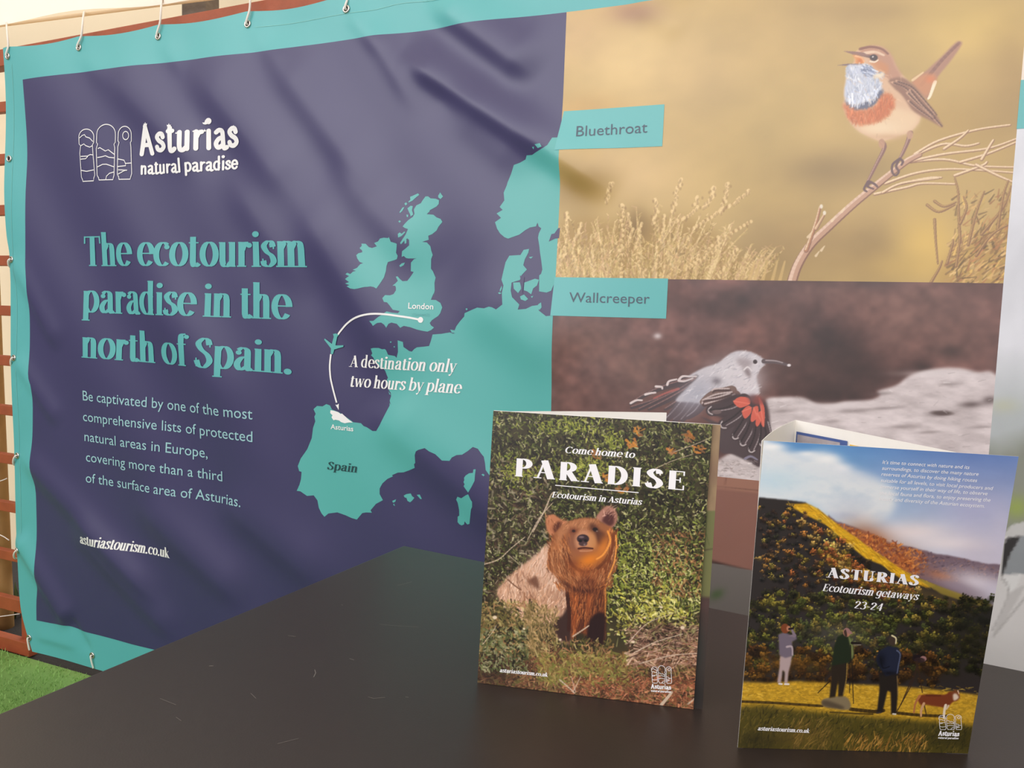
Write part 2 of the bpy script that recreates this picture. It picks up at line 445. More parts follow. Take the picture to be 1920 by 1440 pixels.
def sans(text, offset=0.0, shear=0.0):
    cu = bpy.data.curves.new('lettering', 'FONT'); cu.body = text; cu.offset = offset; cu.shear = shear; cu.resolution_u = 3
    o = bpy.data.objects.new('lettering', cu); COL.objects.link(o)
    dg = bpy.context.evaluated_depsgraph_get(); dg.update()
    me = o.evaluated_get(dg).to_mesh()
    V = np.array([tuple(v.co)[:2] for v in me.vertices]); F = [tuple(p.vertices) for p in me.polygons]
    o.evaluated_get(dg).to_mesh_clear(); bpy.data.objects.remove(o); bpy.data.curves.remove(cu)
    return V, F
SANS_X = None
def put(lay, text, p0, p1, h, style, mi=0, slant=0.0, track=0.0, shift=0.0):
    """text along the digitised baseline p0 -> p1; h = pixel height of x (skeleton styles) or of a capital (sans)"""
    pl = lay.p
    c0 = pl.uv([p0])[0]; c1 = pl.uv([p1])[0]; hh = np.linalg.norm(pl.uv([(p0[0], p0[1] - h)])[0] - c0)
    ex = c1 - c0; L = np.linalg.norm(ex); ex /= L; ey = np.array([-ex[1], ex[0]])
    if style.startswith('sans'):
        V, F = sans(text, .012 if style == 'sansbold' else (.004 if style == 'sansmid' else 0.0))
        x0, x1 = V[:, 0].min(), V[:, 0].max(); cap = .729
        V = V.copy(); V[:, 0] = (V[:, 0] - x0) / (x1 - x0) * L; V[:, 1] = V[:, 1] / cap * hh
        V[:, 0] += slant * V[:, 1]
        lay.add(c0 + V[:, :1] * ex + V[:, 1:] * ey, F, mi); return
    X = 0.0; items = []
    for ch in text:
        adv, V, F = glyph(ch, style)
        items.append((X, V, F)); X += adv + track
    X -= track + .06
    sx = L / X
    for x, V, F in items:
        if not len(V): continue
        q = np.stack([(V[:, 0] + x) * sx + slant * V[:, 1] * hh, V[:, 1] * hh], 1)
        lay.add(c0 + q[:, :1] * ex + q[:, 1:] * ey, F, mi)

# ------------------------------------------------------------------ ink: procedural pictures for the printed sheets
def blur(a, r):
    r = int(round(r))
    if r < 1: return a
    for _ in range(2):
        for ax in (0, 1):
            n = a.shape[ax]; pad = [(0, 0)] * a.ndim; pad[ax] = (r + 1, r)
            c = np.cumsum(np.pad(a, pad, mode='edge'), axis=ax)
            hi = np.take(c, np.arange(2 * r + 1, 2 * r + 1 + n), axis=ax); lo = np.take(c, np.arange(0, n), axis=ax)
            a = (hi - lo) / (2 * r + 1)
    return a
def vnoise(H, W, cx, cy, r):
    """smooth value noise with cells of cx x cy pixels"""
    gw, gh = int(W / cx) + 3, int(H / cy) + 3; g = r.random((gh, gw))
    x = np.arange(W) / cx; y = np.arange(H) / cy; xi = x.astype(int); yi = y.astype(int)
    fx = x - xi; fy = y - yi; fx = fx * fx * (3 - 2 * fx); fy = fy * fy * (3 - 2 * fy)
    A = g[yi][:, xi]; B = g[yi][:, xi + 1]; C = g[yi + 1][:, xi]; D = g[yi + 1][:, xi + 1]
    return (A * (1 - fx) + B * fx) * (1 - fy[:, None]) + (C * (1 - fx) + D * fx) * fy[:, None]
def fbm(H, W, cx, cy, r, o=4):
    t = 0; s = 0; a = 1.0
    for _ in range(o):
        t = t + a * vnoise(H, W, max(cx, 1.2), max(cy, 1.2), r); s += a; a *= .55; cx /= 2; cy /= 2
    return t / s
class Art:
    def __init__(self, W, H, pxq, seed, base):
        """pxq: corners bl, br, tl, tr of the picture as digitised points"""
        self.W, self.H = W, H; self.Hm = homography(pxq, [(0, H - 1), (W - 1, H - 1), (0, 0), (W - 1, 0)])
        self.r = np.random.default_rng(seed); self.a = np.empty((H, W, 3), np.float32); self.a[:] = np.array(base) / 255.0
        c = np.mean(pxq, 0); q = hmap(self.Hm, [c, (c[0] + 10, c[1]), (c[0], c[1] + 10)])
        self.k = (abs(q[1, 0] - q[0, 0]) + abs(q[2, 1] - q[0, 1])) / 20           # canvas pixels per digitised pixel
        self.yy, self.xx = np.mgrid[0:H, 0:W].astype(np.float32)
        Hi = np.linalg.inv(self.Hm); g = hmap(Hi, np.stack([self.xx.ravel(), self.yy.ravel()], 1))
        self.PX = g[:, 0].reshape(H, W); self.PY = g[:, 1].reshape(H, W)
    def c(self, pts): return hmap(self.Hm, pts)
    def mix(self, m, col):
        col = np.asarray(col, float) / 255.0
        self.a += (col - self.a) * m[..., None]
    def blob(self, x, y, rx, ry, col, al=1.0, ang=0.0, p=1.0):
        dx = self.PX - x; dy = self.PY - y; ca, sa = math.cos(ang), math.sin(ang)
        u = (dx * ca + dy * sa) / rx; v = (-dx * sa + dy * ca) / ry
        self.mix(al * np.exp(-(u * u + v * v) ** p), col)
    def ell(self, x, y, rx, ry, col, al=1.0, ang=0.0, soft=1.5):
        dx = self.PX - x; dy = self.PY - y; ca, sa = math.cos(ang), math.sin(ang)
        u = (dx * ca + dy * sa) / rx; v = (-dx * sa + dy * ca) / ry
        self.mix(al * np.clip((1 - np.sqrt(u * u + v * v)) * min(rx, ry) / soft + .5, 0, 1), col)
    def ell_fast(self, x, y, rx, ry, col, al=1.0):
        p = self.c([(x, y)])[0]; rx *= self.k; ry *= self.k
        x0, x1 = int(max(p[0] - rx - 2, 0)), int(min(p[0] + rx + 3, self.W)); y0, y1 = int(max(p[1] - ry - 2, 0)), int(min(p[1] + ry + 3, self.H))
        if x1 <= x0 or y1 <= y0: return
        u = (self.xx[y0:y1, x0:x1] - p[0]) / rx; v = (self.yy[y0:y1, x0:x1] - p[1]) / ry
        m = np.clip((1 - np.sqrt(u * u + v * v)) * min(rx, ry) + .5, 0, 1) * al
        s = self.a[y0:y1, x0:x1]; s += (np.asarray(col, float) / 255.0 - s) * m[..., None]
    def mask(self, pts, soft=1.0, smooth=True, rough=0.0):
        P = self.c(pts)
        if smooth: P = spline(P, 5, True)
        if rough: P = P + self.r.normal(0, rough * self.k, P.shape)
        x0, y0 = np.floor(P.min(0)).astype(int) - 3; x1, y1 = np.ceil(P.max(0)).astype(int) + 4
        x0, y0 = max(x0, 0), max(y0, 0); x1, y1 = min(x1, self.W), min(y1, self.H)
        m = np.zeros((self.H, self.W), np.float32)
        if x1 <= x0 or y1 <= y0: return m
        acc = 0
        gy, gx = np.mgrid[y0:y1, x0:x1]
        for ox, oy in ((-.25, -.25), (.25, .25), (-.25, .25), (.25, -.25)):
            acc = acc + in_poly(np.stack([gx.ravel() + ox, gy.ravel() + oy], 1), P).reshape(gx.shape)
        m[y0:y1, x0:x1] = acc / 4.0
        return blur(m, soft * self.k) if soft * self.k >= .7 else m
    def poly(self, pts, col, soft=1.0, al=1.0, smooth=True, rough=0.0, grain=0.0, gc=(3, 3)):
        m = self.mask(pts, soft, smooth, rough) * al
        if grain:
            n = (fbm(self.H, self.W, gc[0] * self.k, gc[1] * self.k, self.r, 3) - .5) * 2 * grain
            colr = np.clip(np.asarray(col, float)[None, None] * (1 + n[..., None]), 0, 255)
            self.a += (colr / 255.0 - self.a) * m[..., None]
        else: self.mix(m, col)
        return m
    def seg(self, p, q, w0, w1, col, al=1.0):
        """one tapered stroke between canvas points"""
        x0 = int(max(min(p[0], q[0]) - w0 - 2, 0)); x1 = int(min(max(p[0], q[0]) + w0 + 3, self.W))
        y0 = int(max(min(p[1], q[1]) - w0 - 2, 0)); y1 = int(min(max(p[1], q[1]) + w0 + 3, self.H))
        if x1 <= x0 or y1 <= y0: return
        X = self.xx[y0:y1, x0:x1]; Y = self.yy[y0:y1, x0:x1]
        dx, dy = q[0] - p[0], q[1] - p[1]; L2 = dx * dx + dy * dy + 1e-9
        t = np.clip(((X - p[0]) * dx + (Y - p[1]) * dy) / L2, 0, 1)
        d = np.hypot(X - p[0] - t * dx, Y - p[1] - t * dy)
        m = np.clip((w0 + (w1 - w0) * t) / 2 - d + .5, 0, 1) * al
        s = self.a[y0:y1, x0:x1]; s += (np.asarray(col, float) / 255.0 - s) * m[..., None]
    def line(self, pts, w0, w1, col, al=1.0, smooth=True):
        P = self.c(pts)
        if smooth and len(P) > 2: P = spline(P, 6)
        n = len(P) - 1; k = self.k
        for i in range(n):
            a, b = w0 + (w1 - w0) * i / n, w0 + (w1 - w0) * (i + 1) / n
            self.seg(P[i], P[i + 1], a * k, b * k, col, al)
    def dabs(self, n, region, ln, w, ang, spread, pal, al=.9, wt=None):
        """n short strokes inside region (x0, y0, x1, y1 or mask); ang in radians, pal = list of colours"""
        r = self.r; pal = np.asarray(pal, float)
        if isinstance(region, np.ndarray):
            ys, xs = np.nonzero(region > .5)
            if len(ys) == 0: return
            i = r.integers(0, len(ys), n); P = np.stack([xs[i], ys[i]], 1) + r.random((n, 2))
        elif region[0] == 'g':
            P = self.c(np.stack([r.normal(region[1], region[3], n), r.normal(region[2], region[4], n)], 1))
        else:
            x0, y0, x1, y1 = region; P = self.c(np.stack([r.uniform(x0, x1, n), r.uniform(y0, y1, n)], 1))
        A = r.normal(ang, spread, n); Ln = ln * self.k * r.uniform(.5, 1.5, n); Wd = w * self.k * r.uniform(.6, 1.4, n)
        ci = r.choice(len(pal), n, p=wt); jit = r.uniform(.85, 1.15, n)
        for i in range(n):
            d = (math.cos(A[i]) * Ln[i] / 2, math.sin(A[i]) * Ln[i] / 2)
            self.seg((P[i][0] - d[0], P[i][1] - d[1]), (P[i][0] + d[0], P[i][1] + d[1]), Wd[i], Wd[i] * .5, np.clip(pal[ci[i]] * jit[i], 0, 255), al)
    def sheet(self, name, plane, off, parent, m, gain=1.0, back=None):
        H, W = self.H, self.W
        uv = plane.uv(np.stack([self.PX.ravel(), self.PY.ravel()], 1)) if back is None else back
        P = plane.S(uv, off); N = plane.N(uv)
        me = bpy.data.meshes.new(name); me.vertices.add(H * W); me.vertices.foreach_set('co', P.astype(np.float32).ravel())
        i = np.arange(H * W).reshape(H, W); q = np.stack([i[1:, :-1], i[1:, 1:], i[:-1, 1:], i[:-1, :-1]], -1).reshape(-1, 4)
        nf = len(q); me.loops.add(nf * 4); me.loops.foreach_set('vertex_index', q.astype(np.int32).ravel())
        me.polygons.add(nf); me.polygons.foreach_set('loop_start', np.arange(0, nf * 4, 4, dtype=np.int32))
        me.update(calc_edges=True)
        a = me.color_attributes.new('ink', 'BYTE_COLOR', 'POINT')
        colr = np.clip(self.a.reshape(-1, 3) * gain, 0, 1)
        a.data.foreach_set('color_srgb', np.c_[colr, np.ones(len(colr))].astype(np.float32).ravel())
        me.polygons.foreach_set('use_smooth', np.ones(nf, bool))
        if N is not None and isinstance(plane, BannerPlane): me.normals_split_custom_set_from_vertices(N.astype(np.float32))
        return link(name, me, parent, [m])

# ---- corners of the pictures on the vinyl (bl, br, tl, tr), digitised
PH = {}
def ban_quad(u0, u1, v0, v1):
    """corners of a u-v rectangle as digitised points"""
    P = np.array([(u0 * UN, 0, BZ(v0)), (u1 * UN, 0, BZ(v0)), (u0 * UN, 0, BZ(v1)), (u1 * UN, 0, BZ(v1))])
    q = (P - CAM_C) @ CAM_R.T
    return [(960 + CAM_F * a / c, 720 + CAM_F * b / c) for a, b, c in q]
Q_BLUE = ban_quad(5.871, 8.682, -2.1076, -0.234)
Q_WALL = ban_quad(5.871, 8.682, -3.448, -2.1076)
Q_LOW = ban_quad(5.871, 8.682, -5.735, -3.448)
Q_SIDE = ban_quad(8.682, 11.2, -5.735, -0.935)
Q_SIDE_TOP = ban_quad(8.682, 11.2, -0.935, -0.234)

def paint_bluethroat():
    A = Art(720, 480, Q_BLUE, 1, (206, 176, 112))
    for x, y, rx, ry, c, al in [(1190, 110, 120, 80, (228, 198, 136), .9), (1080, 60, 70, 60, (214, 180, 128), .7), (1190, 25, 50, 22, (176, 134, 100), .8),  # last blob here: shade of the soft fold at the top edge, painted in
            (1330, 150, 120, 90, (208, 178, 122), .7), (1620, 25, 150, 35, (182, 152, 96), .9), (1500, 60, 120, 60, (206, 176, 116), .6), (1850, 50, 150, 70, (220, 190, 112), .9),
            (1800, 230, 130, 60, (188, 156, 92), .7), (1100, 205, 70, 26, (204, 164, 94), .6), (1180, 330, 120, 60, (222, 190, 134), .8), (1090, 350, 60, 50, (170, 138, 72), .8),
            (1430, 330, 160, 90, (204, 174, 108), .7), (1560, 320, 100, 40, (168, 140, 88), .85), (1500, 460, 120, 60, (176, 146, 92), .8), (1640, 470, 70, 60, (172, 142, 88), .75),
            (1735, 455, 60, 60, (224, 190, 104), .9), (1720, 500, 90, 30, (220, 186, 104), .7), (1420, 500, 70, 40, (170, 140, 80), .7), (1450, 220, 90, 90, (204, 176, 110), .5), (1900, 150, 60, 110, (178, 146, 90), .6)]:
        A.blob(x, y, rx, ry, c, al)
    n = fbm(A.H, A.W, 90, 60, A.r, 3)[..., None]; A.a *= (1 + (n - .5) * .10); A.a = np.clip(A.a, 0, 1) ** np.array([1.18, 1.16, 1.10])
    # heather tufts, lower left
    tuft = [(150, 118, 58), (176, 142, 76), (198, 166, 98), (222, 190, 126), (238, 208, 150), (190, 150, 96), (206, 164, 118)]
    A.poly([(1040, 530), (1045, 440), (1090, 405), (1150, 420), (1230, 410), (1300, 412), (1350, 450), (1400, 500), (1440, 530)], (172, 136, 70), 14, .9)
    A.blob(1195, 425, 24, 34, (128, 96, 44), .75); A.blob(1310, 485, 40, 20, (150, 112, 56), .5)
    for i in range(330):
        x = A.r.uniform(1040, 1420); t = (x - 1040) / 380
        y0 = 535; h = A.r.uniform(40, 150) * (1 - .35 * abs(t - .45) * 2) * (.75 if x > 1340 else 1); lean = (t - .35) * .9 + A.r.normal(0, .22)
        p = [(x, y0), (x + lean * h * .4, y0 - h * .5), (x + lean * h * .95, y0 - h)]
        c = tuft[A.r.integers(0, len(tuft))]; A.line(p, A.r.uniform(4, 7), 2.2, c, .5)
        q = spline(np.array(p), 7)
        for s in q[3:]:
            A.line([tuple(s), (s[0] + A.r.normal(0, 4), s[1] - A.r.uniform(2, 6))], 3, 1.5, tuft[A.r.integers(2, 7)], .6)
    for p in [[(1168, 530), (1166, 470), (1169, 400), (1168, 385)], [(1170, 470), (1185, 440), (1178, 402)], [(1225, 420), (1232, 395), (1230, 375)], [(1262, 400), (1270, 365), (1277, 337)], [(1230, 505), (1240, 450), (1248, 405)],
              [(1300, 430), (1345, 400), (1382, 378), (1405, 358)], [(1290, 500), (1345, 455), (1408, 416)], [(1290, 505), (1340, 470), (1350, 445)], [(1345, 520), (1370, 490), (1380, 468)], [(1350, 400), (1362, 365), (1366, 345)],
              [(1320, 390), (1335, 370), (1340, 352)], [(1140, 380), (1145, 355), (1150, 345)], [(1060, 480), (1066, 430), (1062, 400)], [(1085, 510), (1078, 460), (1092, 420)], [(1205, 520), (1195, 470), (1205, 420)], [(1260, 420), (1300, 400), (1310, 370)]]:
        A.line(p, 6, 4, (190, 152, 90), .75)
        for s in spline(np.array(p, float), 8):
            A.ell(s[0] + A.r.normal(0, 1.6), s[1], 3.0, 3.4, (242, 210, 150), .75); A.ell(s[0] + A.r.normal(0, 3), s[1] + 2, 2, 3, (150, 112, 62), .4)
    A.dabs(420, (1045, 440, 1300, 527), 9, 4, -1.45, .4, tuft, .5)
    for x in (1405, 1415, 1430, 1448, 1462): A.line([(x, 528), (x + 6, 505), (x + 10, 490)], 7, 3, (214, 178, 112), .45)
    # branch and twigs
    br, lt, dk, pale = (190, 146, 116), (226, 188, 160), (140, 98, 76), (240, 214, 176)
    def twig(p, w0, w1, c=br, hl=pale):
        A.line(p, w0, w1, dk, .8); A.line([(x - .6, y - .8) for x, y in p], w0 * .75, w1 * .75, c, 1); A.line([(x - w0 * .16, y - w0 * .22) for x, y in p], w0 * .35, w1 * .35, hl, .75)
    for p in [[(1700, 305), (1770, 300), (1830, 312), (1905, 315)], [(1660, 345), (1720, 325), (1790, 318), (1900, 325)], [(1640, 365), (1700, 352), (1730, 345), (1790, 346)], [(1700, 300), (1765, 272), (1810, 275), (1835, 270)],
              [(1715, 290), (1760, 265), (1830, 245), (1893, 236)], [(1700, 305), (1770, 290), (1850, 280), (1905, 262)], [(1800, 305), (1850, 290), (1905, 268)], [(1770, 280), (1800, 260), (1815, 246)], [(1690, 345), (1740, 335), (1765, 334)],
              [(1840, 300), (1855, 275), (1862, 264)], [(1790, 330), (1840, 312), (1850, 305)], [(1830, 310), (1870, 330), (1905, 345)], [(1655, 362), (1690, 345), (1760, 335)]]:
        twig(p, 5.5, 3.2, (226, 188, 144), (248, 226, 192))
    twig([(1482, 540), (1495, 500), (1520, 460), (1556, 425), (1600, 385), (1640, 352), (1665, 332), (1700, 305), (1725, 292)], 20, 7, (200, 156, 128), (234, 200, 174))
    twig([(1512, 470), (1530, 420), (1538, 390)], 9, 4, (186, 130, 92)); twig([(1530, 430), (1545, 405)], 7, 4, (206, 160, 120))
    for x, y in ((1515, 445), (1578, 398), (1560, 415), (1540, 470), (1530, 480)): A.line([(x, y), (x + 6, y - 8)], 5, 2, pale, .8)
    for x, y in [(1540, 388), (1546, 400)]: A.ell(x, y, 3, 4, (250, 240, 225), .8)
    # shrub, lower right
    shrub = [(146, 112, 66), (178, 138, 82), (210, 168, 104), (226, 188, 124), (180, 124, 76), (120, 92, 54), (214, 176, 96)]
    A.poly([(1760, 530), (1790, 470), (1830, 440), (1870, 420), (1895, 410), (1890, 532)], (190, 150, 80), 10, .8)
    A.dabs(260, (1780, 440, 1892, 530), 16, 3.5, -.8, .35, shrub, .75); A.dabs(150, (1790, 360, 1897, 470), 14, 3, -1.2, .5, shrub, .7)
    for p in [[(1800, 455), (1797, 400), (1796, 360), (1790, 335)], [(1800, 420), (1812, 390), (1806, 370)], [(1815, 460), (1830, 400), (1845, 360)], [(1840, 440), (1880, 390), (1895, 350)], [(1792, 500), (1800, 450)], [(1738, 385), (1760, 398), (1790, 385)],
              [(1752, 378), (1770, 388), (1792, 380)], [(1752, 412), (1754, 450), (1758, 495)], [(1775, 495), (1785, 460), (1787, 450)], [(1745, 530), (1760, 505), (1766, 490)], [(1870, 430), (1880, 370), (1890, 340)], [(1830, 480), (1860, 440), (1895, 420)]]:
        twig(p, 5, 2.5, (150, 112, 66), (206, 164, 108))
    # the bird
    z = lambda p: zm(1440, 0, 4, p)
    A.poly(z([(1075, 615), (1180, 540), (1290, 440), (1400, 330), (1440, 318), (1448, 345), (1370, 460), (1265, 590), (1225, 690), (1190, 750)]), (178, 132, 108), 1)
    A.line(z([(1150, 640), (1300, 460), (1430, 330)]), 7, 5, (140, 98, 84), .6); A.poly(z([(1080, 620), (1170, 560), (1260, 580), (1200, 720), (1150, 700)]), (206, 142, 98), 2, .85)
    A.line(z([(1085, 605), (1160, 550)]), 5, 3, (240, 210, 160), .8); A.line(z([(1250, 620), (1215, 720), (1200, 745)]), 6, 3, (248, 232, 200), .95); A.blob(*z([(1215, 600)])[0], 9, 7, (220, 130, 84), .8)
    body = z([(700, 372), (780, 350), (860, 362), (920, 420), (950, 480), (985, 545), (1040, 600), (1110, 680), (1150, 780), (1140, 900), (1100, 960), (1050, 1005), (980, 1020), (900, 1050), (840, 1062), (760, 1030), (680, 990), (620, 930), (580, 860), (560, 790), (575, 740), (570, 690), (585, 600), (595, 510), (640, 480), (650, 430), (660, 390)])
    m = A.poly(body, (222, 182, 146), 1)
    A.poly(z([(930, 820), (1040, 830), (1130, 880), (1100, 960), (1000, 1015), (860, 1050), (740, 1010), (680, 950), (800, 930)]), (236, 204, 164), 5, .9); A.blob(*z([(840, 960)])[0], 34, 12, (244, 220, 184), .6); A.blob(*z([(900, 1030)])[0], 34, 6, (206, 162, 122), .6)
    A.poly(z([(700, 372), (780, 350), (860, 362), (925, 420), (960, 500), (1000, 580), (920, 610), (860, 560), (800, 470), (740, 430), (690, 400)]), (190, 140, 112), 2, .95)
    A.line(z([(690, 372), (770, 357), (850, 372), (900, 410)]), 5, 3, (140, 92, 74), .75); A.line(z([(720, 405), (800, 395), (870, 420)]), 6, 3, (232, 200, 170), .8)
    A.poly(z([(760, 470), (830, 460), (900, 500), (890, 560), (820, 530), (780, 500)]), (206, 140, 92), 2, .8)
    A.line(z([(640, 405), (700, 415), (770, 430)]), 5, 5, (120, 88, 80), .8); A.ell(*z([(792, 437)])[0], 7.5, 6, (70, 54, 52)); A.ell(*z([(786, 431)])[0], 1.6, 1.4, (230, 220, 215)); A.line(z([(765, 465), (800, 470), (825, 455)]), 3, 2, (240, 220, 196), .8)
    A.poly(z([(565, 388), (640, 390), (720, 400), (760, 425), (720, 425), (640, 415)]), (150, 112, 100), .6, 1, False); A.poly(z([(635, 415), (690, 428), (720, 455), (715, 485), (660, 485), (655, 450)]), (226, 150, 84), 1); A.poly(z([(520, 494), (600, 482), (700, 482), (720, 494), (640, 500)]), (130, 106, 106), .6, 1, False)
    A.line(z([(655, 425), (700, 440), (722, 470)]), 3, 2, (246, 190, 140), .7); A.blob(*z([(690, 460)])[0], 5, 5, (204, 112, 60), .8)
    A.poly(z([(595, 500), (690, 490), (760, 495), (810, 560), (850, 640), (850, 690), (800, 740), (700, 780), (620, 785), (578, 750), (572, 690), (585, 600)]), (204, 208, 220), 1)
    bib = A.mask(z([(595, 505), (690, 495), (760, 500), (810, 560), (850, 640), (845, 690), (790, 740), (700, 780), (620, 785), (580, 745), (575, 690), (588, 600)]), .6)
    A.dabs(300, bib, 9, 2.4, 1.35, .35, [(186, 192, 208), (216, 220, 230), (232, 234, 240), (196, 200, 216), (168, 176, 196)], .55)
    A.dabs(60, A.mask(z([(720, 490), (800, 520), (870, 555), (800, 590), (720, 560)]), .6), 9, 2, .6, .25, [(120, 130, 160), (210, 216, 232)], .7); A.poly(z([(790, 570), (865, 545), (860, 575), (800, 595)]), (240, 224, 196), 1.5, .9)
    A.poly(z([(578, 760), (640, 790), (700, 780), (770, 740), (855, 675), (860, 720), (810, 785), (720, 828), (640, 828), (590, 800)]), (100, 104, 126), 1.5, .95, True, 1.0)
    A.dabs(60, A.mask(z([(590, 720), (700, 740), (830, 680), (800, 740), (700, 790), (610, 790)]), .5), 10, 2.2, 1.5, .2, [(236, 238, 246), (206, 212, 230)], .85)
    og = z([(562, 770), (592, 805), (640, 832), (720, 832), (806, 796), (862, 712), (930, 720), (945, 800), (900, 870), (830, 915), (740, 935), (650, 930), (595, 880)])
    A.poly(og, (204, 112, 62), 2, .95, True, 1.0); A.dabs(220, A.mask(og, .5), 9, 2.4, 1.5, .3, [(196, 104, 62), (214, 126, 78), (222, 142, 96), (202, 112, 68)], .4)
    wg = z([(905, 605), (1000, 585), (1080, 635), (1130, 690), (1185, 765), (1240, 830), (1282, 905), (1308, 958), (1215, 908), (1140, 870), (1080, 828), (1040, 770), (1000, 715), (940, 660)])
    A.poly(wg, (152, 110, 88), 1)
    for p in [[(930, 620), (1020, 660), (1120, 760), (1220, 850)], [(960, 610), (1060, 650), (1150, 740), (1250, 860)], [(1040, 700), (1100, 760), (1200, 850), (1290, 945)], [(1050, 760), (1120, 820), (1220, 890)], [(1060, 680), (1150, 790), (1240, 880)]]:
        A.line(z(p), 3.4, 2, (206, 164, 134), .8); A.line(z([(x + 14, y + 6) for x, y in p]), 3, 2, (104, 72, 60), .75)
    A.dabs(60, A.mask(body, .5), 8, 2, .9, .4, [(232, 196, 160), (210, 168, 132)], .3)
    for p in [[(850, 1065), (872, 1110), (820, 1220), (765, 1330), (745, 1370)], [(1068, 1000), (1045, 1070), (1010, 1150), (985, 1195)]]:
        A.line(z(p), 8, 4.2, (140, 100, 88)); A.line(z([(x - 6, y) for x, y in p]), 2.4, 1.4, (196, 158, 140), .7)
    A.ell(*z([(852, 1080)])[0], 6, 9, (196, 150, 118), .9); A.ell(*z([(1062, 1015)])[0], 6, 8, (200, 156, 124), .9)
    for p in [[(985, 1195), (935, 1235), (930, 1290), (950, 1320)], [(985, 1195), (960, 1250), (980, 1290), (960, 1320)], [(990, 1195), (1010, 1215), (1000, 1240)], [(750, 1365), (720, 1420), (740, 1440)], [(760, 1365), (800, 1385), (820, 1405)], [(770, 1370), (745, 1400), (790, 1420)]]:
        A.line(z(p), 4.4, 3, (112, 84, 82))
    return A

